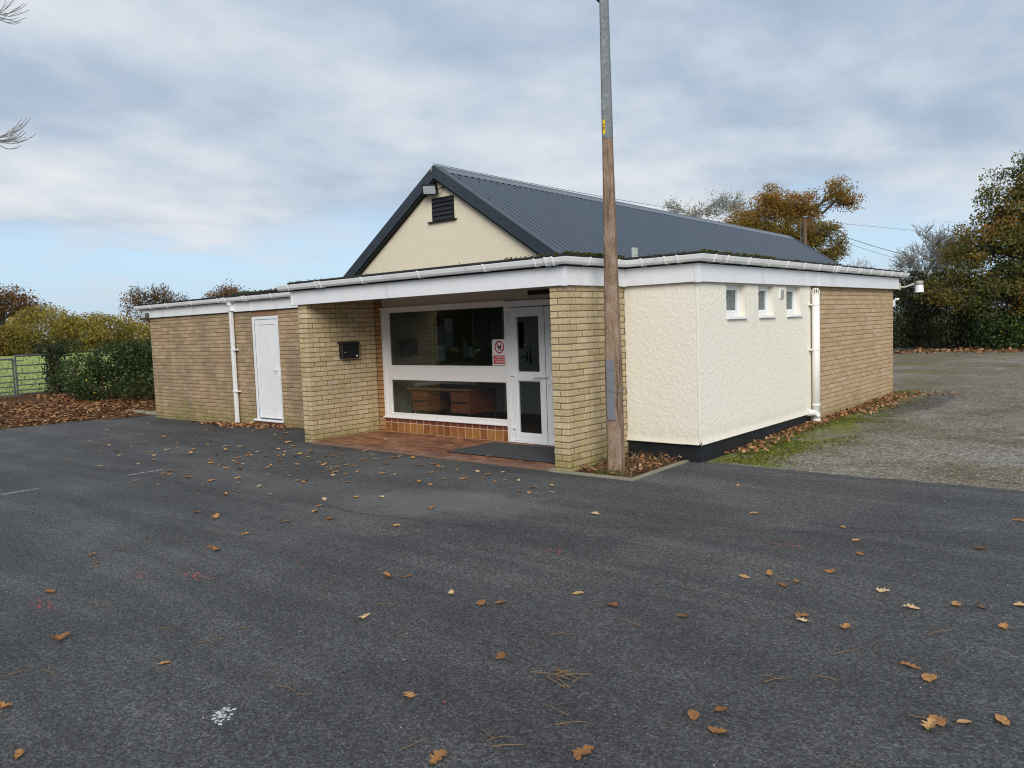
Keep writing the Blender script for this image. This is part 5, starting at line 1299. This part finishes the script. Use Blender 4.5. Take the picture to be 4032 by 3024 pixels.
rg = np.random.default_rng(61); k = 2600; C = np.stack([rg.normal(0, .13, k), rg.normal(0, .15, k), rg.random(k)*1.25], -1); top = rg.normal(0, 1, (900, 3))*np.array([.22, .30, .13])+np.array([0, .05, 1.28]); C = np.concatenate([C, top])
V, F = quads(C, .065, rg); np_mesh('ivy', V, F, LF_IVY, IP, np.repeat(rg.random(len(C)), 4))
FP = thing('fence_post', 'short bare timber fence post between ivy post and bramble', 'fence post', (-12.9, 1.45, Z(-12.9, 1.45)))
m = MB(); m.tube([(0, 0, -.1), (.01, .0, .35), (0, 0, .78)], [.075, .07, .068], 7); m.build('post', M_POSTWOOD, FP)
GT = thing('field_gate', 'short galvanised steel gate beside the ivy covered post', 'gate', (-13.5, .64, Z(-13.5, .6)))
def gate(T, y0, y1, zt, zb, fr_=(0, .245, .445, .61, .735, .865, .955), latch=False, stile_top=True):
    for f in fr_: 
        m = MB(); z = zt-(zt-zb)*f; r = .026 if f == 0 else .017; m.tube([(0, y0, z), (0, y1, z)], r, 8); m.build('rail', M_GATE, T)
    for y in (y0, y1):
        m = MB(); m.box((-.02, y-.02, zb-.08), (.02, y+.02, zt+.03), .004); m.build('stile', M_GATE, T)
gate(GT, -.375, .375, 1.10, .04)
m = MB(); m.tube([(.04, -.55, .995), (.05, -.35, .985), (.05, -.20, .97), (.05, -.17, 1.08)], .011, 6); m.tube([(.03, -.24, .78), (.03, -.22, .62)], .010, 6); m.build('latch', M_GATE, GT)
GT2 = thing('field_gate', 'long galvanised steel field gate running out of left edge', 'gate', (-13.5, -1.85, Z(-13.5, -1.8)))
gate(GT2, -1.80, 2.05, 1.02, .02)

# overhanging bare branch from a tree standing off the left edge
OT = thing('roadside_tree', 'bare tree whose twigs reach in at top left', 'tree', (-9.6, -5.0, Z(-9.6, -5)))
sk = Skel(); rg = np.random.default_rng(71)
sk.curve((0, 0, -.2), (.05, .05, 5.2), .20, .13, 6, .01, 8, rg); sk.curve((.05, .05, 5.2), (-.3, -.2, 9.8), .13, .05, 6, .03, 6, rg)
tips = []
def limb(a, b_, r0, r1): return sk.curve(a, b_, r0, r1, 6, .03, 5, rg, .04)
l1 = limb((.05, .05, 4.4), (1.35, 3.45, 5.80), .07, .018); l2 = limb((0, 0, 6.0), (1.40, 3.65, 8.30), .06, .018); l3 = limb((.05, .05, 4.6), (-.8, -1.6, 6.5), .08, .02); l4 = limb((0, 0, 5.8), (-1.2, .4, 8.3), .06, .015); l5 = limb((.05, 0, 4.3), (1.2, -1.2, 5.9), .06, .015)
def twigs(base_, n, dirv, spread_, ln):
    for _ in range(n):
        d = np.array(dirv)+rg.normal(0, spread_, 3); d /= np.linalg.norm(d); e = np.array(base_)+d*ln*rg.uniform(.45, 1.1)
        n_ = 6; ts = np.linspace(0, 1, n_+1)
        p = np.array(base_)+(e-np.array(base_))*ts[:, None]; p[:, 2] += -.10*np.sin(ts*math.pi)*ln+.16*ts**3*ln
        p += rg.normal(0, .008, p.shape); sk.m.tube([tuple(v) for v in p], [.011-.006*t for t in ts], 4, cap=False)
        s0 = p[3]; sk.curve(s0, s0+d*ln*.3+np.array([0, 0, .12]), .007, .004, 3, .05, 3, rg)
twigs(l1[-1], 14, (.15, .95, .05), .40, .85); twigs(l1[-2], 9, (.1, .8, -.1), .5, .85); twigs(l2[-1], 8, (.1, .9, .2), .40, .75); twigs(l2[-3], 4, (.1, .9, .1), .4, .5)
for l in (l3, l4, l5): twigs(l[-1], 8, (0, 0, .8), .7, .9)
sk.m.build('trunk', M_BARKG, OT, True, fix=False)

# the wood across the road, mirrored in the entrance glass
rg = np.random.default_rng(77); C = []; TN = []
for k in range(110):
    t = rg.uniform(-1, 1); c = np.array([-11+t*15+rg.normal(0, 1), -19-t*7+rg.normal(0, 1.2), 0]); h = rg.uniform(3.5, 7.5)
    q = c+np.array([0, 0, h*.55])+rg.normal(size=(480, 3))*np.array([1.5, 1.5, h*.26]); q = q[q[:, 2] > .1]; C.append(q); TN.append(np.clip(rg.random()+rg.normal(0, .2, len(q)), 0, 1))
C = np.concatenate(C); V, F = quads(C, .42, rg); tag(np_mesh('roadside_wood', V, F, LF_HEDGE, None, np.repeat(np.concatenate(TN), 4)), 'dark wood mirrored in the entrance glass', 'wood', kind='stuff')

# telegraph pole and wires
TP = thing('telegraph_pole', 'brown wooden telegraph pole standing before the golden oak', 'telegraph pole', (-4.25, 32.1, .4))
m = MB(); m.tube([(0, 0, -.4), (0, 0, 6.05)], [.12, .085], 10); m.build('pole', M_POLEWOOD, TP)
m = MB(); m.tube([(0, 0, 6.04), (0, 0, 6.10)], [.135, .11], 10); m.tube([(-.12, 0, 5.95), (-.2, 0, 5.9), (-.22, 0, 4.2), (-.42, 0, 3.3)], .014, 5); m.tube([(-.12, .05, 5.4), (-.30, .02, 4.2), (-.34, 0, 3.4)], .012, 5); m.build('fittings', M_GALV, TP)
def wire(label, a, b_, sag, r):
    a, b_ = Vector(a), Vector(b_); pts = []
    for k in range(25):
        t = k/24; p = a.lerp(b_, t); p.z -= sag*4*t*(1-t); pts.append(p)
    m = MB(); m.tube(pts, r, 5); tag(m.build('overhead_wire', M_WIRE), label, 'wire', 'overhead wires')
wire('thin wire from the gable peak over the ridge to the pole', (XA, YG-.05, ZA+.07), (-4.25, 32.1, 6.3), .25, .006)
wire('thick black cable sagging right from the telegraph pole', (-4.25, 32.1, 6.2), (2.94, 44.4, 3.55), .45, .015)
wire('thinner cable sagging just below the thick black cable', (-4.25, 32.1, 6.0), (2.94, 44.4, 3.22), .50, .009)
wire('faint high wire crossing the sky right of the golden oak', (-10.11, 36.87, 7.81), (4.42, 57.87, 5.79), .15, .010)

# ------------------------------------------------------------------ leaves, twigs and litter
def leaf_geom(seed, L=.11, curl=1.0, lobed=True):
    rg = np.random.default_rng(seed); n = 9
    t = np.linspace(0, 1, n)
    w = np.sin(np.pi*np.clip(t*.92+.05, 0, 1))**.8*.30*L
    if lobed: w = w*np.where(np.arange(n) % 2 == 1, 1.18, .58)*rg.uniform(.85, 1.15, n)
    w[-1] = .02*L; w[0] = .02*L
    bend = rg.uniform(-.25, .25); x = (t-.5)*L; y0 = bend*L*(t-.5)**2*2
    zc = curl*L*(rg.uniform(.05, .35)*(t-.5)**2*2+rg.uniform(-.06, .10)*np.sin(t*7+rg.uniform(0, 6)))
    up = curl*rg.uniform(.1, .75); up2 = curl*rg.uniform(.1, .75)
    V = []
    for i in range(n):
        V.append((x[i], y0[i]+w[i], zc[i]+up*w[i]+rg.uniform(-.03, .05)*L)); V.append((x[i], y0[i], zc[i])); V.append((x[i], y0[i]-w[i], zc[i]+up2*w[i]+rg.uniform(-.03, .05)*L))
    F = []
    for i in range(n-1):
        a = 3*i; F += [(a, a+1, a+4, a+3), (a+1, a+2, a+5, a+4)]
    k = len(V); sl = .32*L
    V += [(-.5*L, y0[0]-.0012, zc[0]), (-.5*L, y0[0]+.0012, zc[0]), (-.5*L-sl, y0[0]+.02*L, zc[0]+.01), (-.5*L-sl, y0[0]+.02*L-.0016, zc[0]+.01)]; F.append((k, k+1, k+2, k+3))
    V = np.array(V); V[:, 2] -= V[:, 2].min()-.001
    return V, np.array(F)
LEAVES = [leaf_geom(200+i, 1.0, RND.uniform(.25, 1.1), i % 4 != 3) for i in range(16)]
def leaf_mesh(i):
    V, F = LEAVES[i]; me = bpy.data.meshes.new('fallen_leaf'); me.from_pydata([tuple(v) for v in V], [], [tuple(int(a) for a in f) for f in F]); me.materials.append(LF_GROUND); me.update(); return me
LMESH = [leaf_mesh(i) for i in range(len(LEAVES))]
def put_leaf(x, y, size, label, group, z=None, tilt=.12):
    o = bpy.data.objects.new('fallen_leaf', RND.choice(LMESH)); z = Z(x, y) if z is None else z
    o.location = (x, y, z+.004); o.rotation_euler = (RND.uniform(-tilt, tilt), RND.uniform(-tilt, tilt), RND.uniform(0, 6.28)); o.scale = (size, size*RND.uniform(.8, 1.2), size)
    return tag(link(o), label, 'leaf', group)
HAND = [(6.62, -4.37), (8.13, -3.28), (8.67, -2.9), (8.71, -2.97), (8.92, -2.93), (7.71, -3.36), (7.03, -3.79), (6.75, -3.77), (9.13, -2.43), (9.32, -2.24), (9.44, -2.2), (9.59, -2.46), (9.61, -2.04), (8.92, -2.23), (9.33, -3.25), (9.43, -3.33), (9.56, -3.74), (9.54, -3.81), (9.64, -3.68), (9.76, -3.58), (8.8, -4.17), (8.73, -4.29), (8.87, -4.35), (7.65, -4.31), (6.27, -5.41), (5.44, -5.61), (6.15, -6.11), (6.67, -6.22), (4.44, -5.31), (3.69, -4.74), (3.99, -4.83), (8.24, -2.31), (8.39, -2.45), (8.12, -2.42), (8.53, -2.01), (8.56, -1.5), (8.43, -1.16), (9.21, -0.94), (8.43, -2.33), (4.46, -4.1), (4.32, -4.08), (3.01, -3.5), (3.4, -3.52), (4.19, -3.69), (2.88, -2.61), (4.12, -3.23), (2.48, -2.9), (3.63, -2.46), (4.37, -2.95), (3.84, -2.21), (7.12, -3.71), (7.41, -3.3), (6.25, -3.69), (6.14, -3.77), (5.43, -1.0), (6.31, -1.52), (6.67, -1.36), (7.46, -0.77), (9.29, 0.1), (8.23, -0.84), (6.85, 0.24), (8.09, -5.19), (7.59, -4.89)]
put_leaf(8.52, -4.82, .115, 'largest brown oak leaf lying flat nearest the bottom edge', None)
for (x, y) in HAND:
    fg = y < -1.9 and x > 3.2
    put_leaf(x, y, RND.uniform(.062, .105), 'single brown fallen leaf lying on the open foreground tarmac' if fg else 'single brown fallen leaf lying on tarmac further from the camera', 'leaves scattered over the foreground tarmac' if fg else 'leaves scattered over the farther tarmac')
n = 0
while n < 200:
    x = RND.gauss(1.3, 2.7); y = RND.gauss(-1.0, 1.05)
    if not (-7.9 < x < 5.4 and -3.4 < y < (.95 if x < -.35 else -.12)): continue
    put_leaf(x, y, RND.uniform(.045, .11), 'single brown fallen leaf lying on tarmac further from the camera', 'leaves scattered over the farther tarmac'); n += 1
for k in range(16):
    x, y = RND.uniform(1.0, 4.5), min(1.2, abs(RND.gauss(.1, .28)))
    put_leaf(x, y, RND.uniform(.05, .085), 'small curled leaf lying on the porch tiles or doormat', 'leaves blown into the porch', z=FLZ+.014)
def litter(name, label, pts, size, seed, tilt=.5, zoff=.01, parent=None, sz=.35):
    rg = np.random.default_rng(seed); pts = np.asarray(pts); n = len(pts); VV = []; FF = []; TT = []; o = 0
    which = rg.integers(0, len(LEAVES), n); yaw = rg.uniform(0, 6.283, n); s = size*rg.uniform(1-sz, 1+sz, n); a = rg.normal(0, tilt, n); b_ = rg.normal(0, tilt, n)
    for i in range(n):
        V, F = LEAVES[which[i]]
        V = V[:27:1]*s[i]; F = F[:16]
        cy, sy = math.cos(yaw[i]), math.sin(yaw[i]); x = V[:, 0]; y = V[:, 1]; z = V[:, 2]+x*a[i]+y*b_[i]
        W = np.stack([x*cy-y*sy+pts[i, 0], x*sy+y*cy+pts[i, 1], z+pts[i, 2]+zoff+rg.random()*.01], -1)
        VV.append(W); FF.append(F+o); TT.append(np.full(len(V), rg.random())); o += len(V)
    ob = np_mesh(name, np.concatenate(VV), np.concatenate(FF), LF_LITTER, parent, np.concatenate(TT)); return tag(ob, label, 'leaves', kind='stuff')
rg = np.random.default_rng(91)
# drift of leaves on the verge
k = 9500; x = -8.35-rg.random(k)**1.0*5.1; y = rg.uniform(-6, 3.6, k); x += np.where(rg.random(k) < .1, rg.uniform(0, .5, k), 0)
ok = vnoise(np.stack([x*.7, y*.7, x*0], -1), 8) > .20; x, y = x[ok], y[ok]
litter('leaf_litter', 'thick drift of brown fallen leaves on the verge', np.stack([x, y, gz(x, y)+rg.random(len(x))*.015], -1), .085, 92, .22)
# along the side wall
k = 1500; y = 1.9+7.6*rg.random(k)**.8; w = .10+.22*vnoise(np.stack([y*.9, y*0, y*0], -1), 3)+.25*np.clip((y-8.3)/1.2, 0, 1); x = XR+.0+np.abs(rg.normal(0, 1, k))*w
litter('leaf_litter', 'drift of brown leaves along the foot of the side wall', np.stack([x, y, gz(x, y)+rg.random(k)*.02], -1), .055, 93, .35)
k = 260; x = rg.normal(-3.3, .8, k); y = YW-.05-np.abs(rg.normal(0, .20, k)); ok = (x < -1.8) & (x > -5.6); x, y = x[ok], y[ok]
litter('leaf_litter', 'loose heap of tan leaves by the wing door and downpipe', np.stack([x, y, gz(x, y)], -1), .085, 94, .3)
k = 150; x = rg.uniform(PW+.05, 5.70, k); y = rg.uniform(.0, D2, k)
litter('leaf_litter', 'dry leaves filling the small bed by the lamp post', np.stack([x, y, np.full(k, .006)+rg.random(k)*.04], -1), .055, 95, .3)
k = 900; x = rg.uniform(0, 11, k); y = 22.6+rg.normal(0, .5, k)
litter('leaf_litter', 'band of brown leaves under the hedgerow behind the yard', np.stack([x, y, gz(x, y)], -1), .13, 96)
# dry stems in the bed, and tufts
def blades(name, label, pts, h, seed, mtl, lean=.5, w=.004, cat='grass'):
    rg = np.random.default_rng(seed); pts = np.asarray(pts, float); n = len(pts); hh = h*rg.uniform(.4, 1.2, n)
    d = rg.normal(0, lean, (n, 2)); yaw = rg.uniform(0, 6.283, n); s = np.stack([np.cos(yaw), np.sin(yaw), 0*yaw], -1)*w
    mid = pts+np.stack([d[:, 0]*hh*.35, d[:, 1]*hh*.35, hh*.6], -1); tip = pts+np.stack([d[:, 0]*hh, d[:, 1]*hh, hh*.95], -1)
    V = np.stack([pts-s, pts+s, mid+s*.8, mid-s*.8, mid-s*.8, mid+s*.8, tip+s*.15, tip-s*.15], 1).reshape(-1, 3)
    i = np.arange(n)[:, None]*8; F = np.concatenate([i+np.array([0, 1, 2, 3]), i+np.array([4, 5, 6, 7])])
    return tag(np_mesh(name, V, F, mtl, None, np.repeat(rg.random(n), 8)), label, cat, kind='stuff')
k = 420; x = rg.uniform(PW+.08, 5.68, k); y = rg.uniform(.05, D2-.05, k)
blades('dry_stems', 'dead brown stems standing in the small bed', np.stack([x, y, x*0], -1), .10, 97, M_DRYSTEM, 1.2, .0035)
k = 200; x = rg.normal(5.38, .09, k); y = rg.normal(.12, .05, k); blades('grass', 'little green grass tuft at the foot of lamp post', np.stack([x, y, x*0], -1), .06, 98, LF_GRASS, .8, .003)
k = 9000; x = -13.9-rg.random(k)**1.6*20; y = rg.uniform(-9, 12, k); blades('grass', 'short meadow grass beyond the gate', np.stack([x, y, gz(x, y)-.01], -1), .10, 99, LF_GRASS, .6, .010)
k = 500; x = 6.0+np.abs(rg.normal(0, .22, k)); y = np.where(rg.random(k) < .5, rg.normal(9.3, .35, k), rg.uniform(2, 5, k)); blades('grass', 'thin grass tufts growing along the side wall', np.stack([x, y, gz(x, y)], -1), .07, 100, LF_GRASS, .7, .004)
k = 5200; x = 6.02+rg.gamma(2.2, .22, k); y = 1.45+rg.random(k)*4.2; ok = (x < 7.1) & (vnoise(np.stack([x*2.2, y*1.4, x*0], -1), 5) > .42); x, y = x[ok], y[ok]
blades('moss_carpet', 'bright moss carpet beside the plinth', np.stack([x, y, gz(x, y)-.01], -1), .022, 101, leaf_mat('moss_fronds', [(0, (.05, .055, .008)), (.5, (.11, .13, .015)), (1, (.24, .26, .03))], .2), 1.0, .007, 'moss')
# labels by place for the leaves and twigs one can point to
MARKS = [(.06, 'the gate'), (.15, 'the bramble bush'), (.225, 'the wing wall'), (.245, 'the downpipe'), (.285, 'the side door'), (.33, 'the left porch corner'), (.37, 'the letterbox'), (.40, 'the window left end'), (.43, 'the left desk pedestal'), (.46, 'the right desk pedestal'), (.49, 'the dog sign'), (.54, 'the entrance door'), (.585, 'the brick pier'), (.62, 'the lamp post'), (.70, 'the cream corner'), (.80, 'the soil pipe'), (.90, 'the far brick corner'), (1.01, 'the turning oak')]
def place_labels(objs, what, group):
    M = scene.camera.matrix_world.inverted(); cells = {}
    H = ['far left', 'left', 'left of centre', 'right of centre', 'right', 'far right']; W = ['along the bottom edge', 'low in the foreground', 'in the mid foreground']
    O = ['leftmost', 'second from left', 'third from left', 'fourth from left', 'fifth from left', 'sixth from left', 'seventh from left', 'eighth from left', 'ninth from left', 'tenth from left']
    for o in objs:
        v = M @ Vector(o.location if o.location.length > 1e-6 else o.data.vertices[0].co); u = .5+CAM['f']*v.x/-v.z; w = .5-CAM['f']*v.y/-v.z*4/3
        if not (0 <= u <= 1 and 0 <= w <= 1): bpy.data.objects.remove(o); continue
        if w > .70: key = 'at %s %s' % (H[min(5, int(u*6))], W[0 if w > .90 else 1 if w > .80 else 2])
        else: key = '%s below %s' % ('well' if w > .625 else 'some way' if w > .59 else 'just', next(n_ for (e, n_) in MARKS if u < e))
        cells.setdefault(key, []).append((u, o))
    for key, L in cells.items():
        L.sort(key=lambda t: t[0])
        for i, (u, o) in enumerate(L):
            lab = what+' '+key
            if 1 < len(L) <= 10: lab += ', '+O[i]
            o['label'] = lab; o['group'] = group+' '+key
place_labels([o for o in list(COL.objects) if o.name.startswith('fallen_leaf') and 'leaves scattered' in o.get('group', '')], 'brown leaf on tarmac', 'leaves')
# twigs
def twig(pts, r, label, group=None):
    m = MB(); m.tube(pts, [r*(1-.5*i/(len(pts)-1)) for i in range(len(pts))], 5); return tag(m.build('twig', M_TWIG), label, 'twig', group)
def rtwig(x, y, L, r, label, group):
    a = RND.uniform(0, 3.14); b_ = a+RND.uniform(-.4, .4); c = b_+RND.uniform(-.5, .5); z = Z(x, y)
    p0 = (x, y, z+r+.002); p1 = (x+math.cos(a)*L*.4, y+math.sin(a)*L*.4, z+r+.006); p2 = (p1[0]+math.cos(b_)*L*.35, p1[1]+math.sin(b_)*L*.35, z+r+.004); p3 = (p2[0]+math.cos(c)*L*.25, p2[1]+math.sin(c)*L*.25, z+r+.002)
    return twig([p0, p1, p2, p3], r, label, group)
for (x, y) in [(5.74, -5.98), (5.83, -5.83), (6.15, -5.16), (8.01, -3.54), (8.99, -3.31), (8.84, -3.81), (6.17, -4.33), (8.3, -4.7), (9.1, -3.6), (8.2, -5.0), (7.0, -5.2), (9.3, -2.8)]: rtwig(x, y, RND.uniform(.10, .18), .003, 'thin dry twig lying loose on the foreground tarmac', 'twigs strewn over the tarmac')
for k in range(50):
    x = RND.uniform(3.5, 9.6); y = RND.uniform(-5.6, -1.2)
    rtwig(x, y, RND.uniform(.04, .16), RND.uniform(.0015, .0026), 'thin dry twig lying loose on the foreground tarmac', 'twigs strewn over the tarmac')
for i in range(11):
    a = RND.gauss(.45, .5); L = RND.uniform(.05, .17); x, y = 8.08+RND.gauss(0, .05), -4.33+RND.gauss(0, .04); z = .004+i*.0022
    twig([(x-math.cos(a)*L/2, y-math.sin(a)*L/2, z), (x, y, z+.004), (x+math.cos(a)*L/2, y+math.sin(a)*L/2, z)], .0032, 'broken twig in the little heap at bottom centre of the tarmac', 'twigs heaped together on the tarmac')
place_labels([o for o in list(COL.objects) if o.name.startswith('twig') and 'strewn' in o.get('group', '')], 'dry twig on tarmac', 'twigs')
# grit, paint flecks and splash
rg = np.random.default_rng(111)
def chips(name, label, cen, r, mtl, seed, flat=.5):
    rg = np.random.default_rng(seed); cen = np.asarray(cen); n = len(cen); rr = (r*rg.uniform(.5, 1.4, n))[:, None]
    base = np.array([(1, 0, 0), (0, 1, 0), (-1, 0, 0), (0, -1, 0), (0, 0, 1)], float)
    V = cen[:, None, :]+base[None]*rr[:, None, :]*np.array([1, 1, flat])*rg.uniform(.6, 1.4, (n, 5, 1)); F = np.array([(0, 1, 4), (1, 2, 4), (2, 3, 4), (3, 0, 4)])
    FF = (np.arange(n)[:, None, None]*5+F[None]).reshape(-1, 3)
    return tag(np_mesh(name, V.reshape(-1, 3), FF, mtl), label, 'grit', kind='stuff')
k = 420; x = rg.uniform(0, 11.5, k); y = rg.uniform(-6, 1.2, k); ok = ~((y > -.1) & (x < 5.95)); x, y = x[ok], y[ok]
chips('loose_grit', 'pale loose stone chips on the tarmac', np.stack([x, y, gz(x, y)+.001], -1), .0042, simple('pale_stone', (.50, .49, .47), .8, .2), 112)
k = 2200; x = rg.uniform(5.95, 12, k); y = 1.35+rg.random(k)**1.5*9; chips('loose_gravel', 'loose gravel stones over the old yard surface', np.stack([x, y, gz(x, y)-.008], -1), .011, simple('gravel_stone', (.26, .245, .22), .9, .2, .3, 90), 113, .7)
c = []
for (cx, cy, n_, s) in ((4.97, -4.53, 40, .10), (8.05, -1.54, 26, .09), (4.71, -5.45, 26, .09), (6.72, -2.61, 20, .08), (4.6, -4.75, 16, .10), (7.5, -4.6, 4, .3), (5.6, -3.9, 6, .3)): 
    for _ in range(n_): c.append((cx+rg.normal(0, s), cy+rg.normal(0, s*.45), .001))
chips('red_paint_flecks', 'pinkish red paint flecks on the foreground tarmac', c, .0075, simple('pink_red_paint', (.45, .09, .09), .7, .3), 114, .25)
c = [(7.04+.055*t+rg.normal(0, .012+.012*(1-abs(t))), -5.53-.03*t+rg.normal(0, .014+.022*(1-abs(t))), .001) for t in rg.uniform(-1, 1, 62)]
chips('white_splash', 'white splash of dried paint on tarmac at lower left', c, .0075, simple('dried_white', (.50, .51, .52), .8, .2), 115, .2)
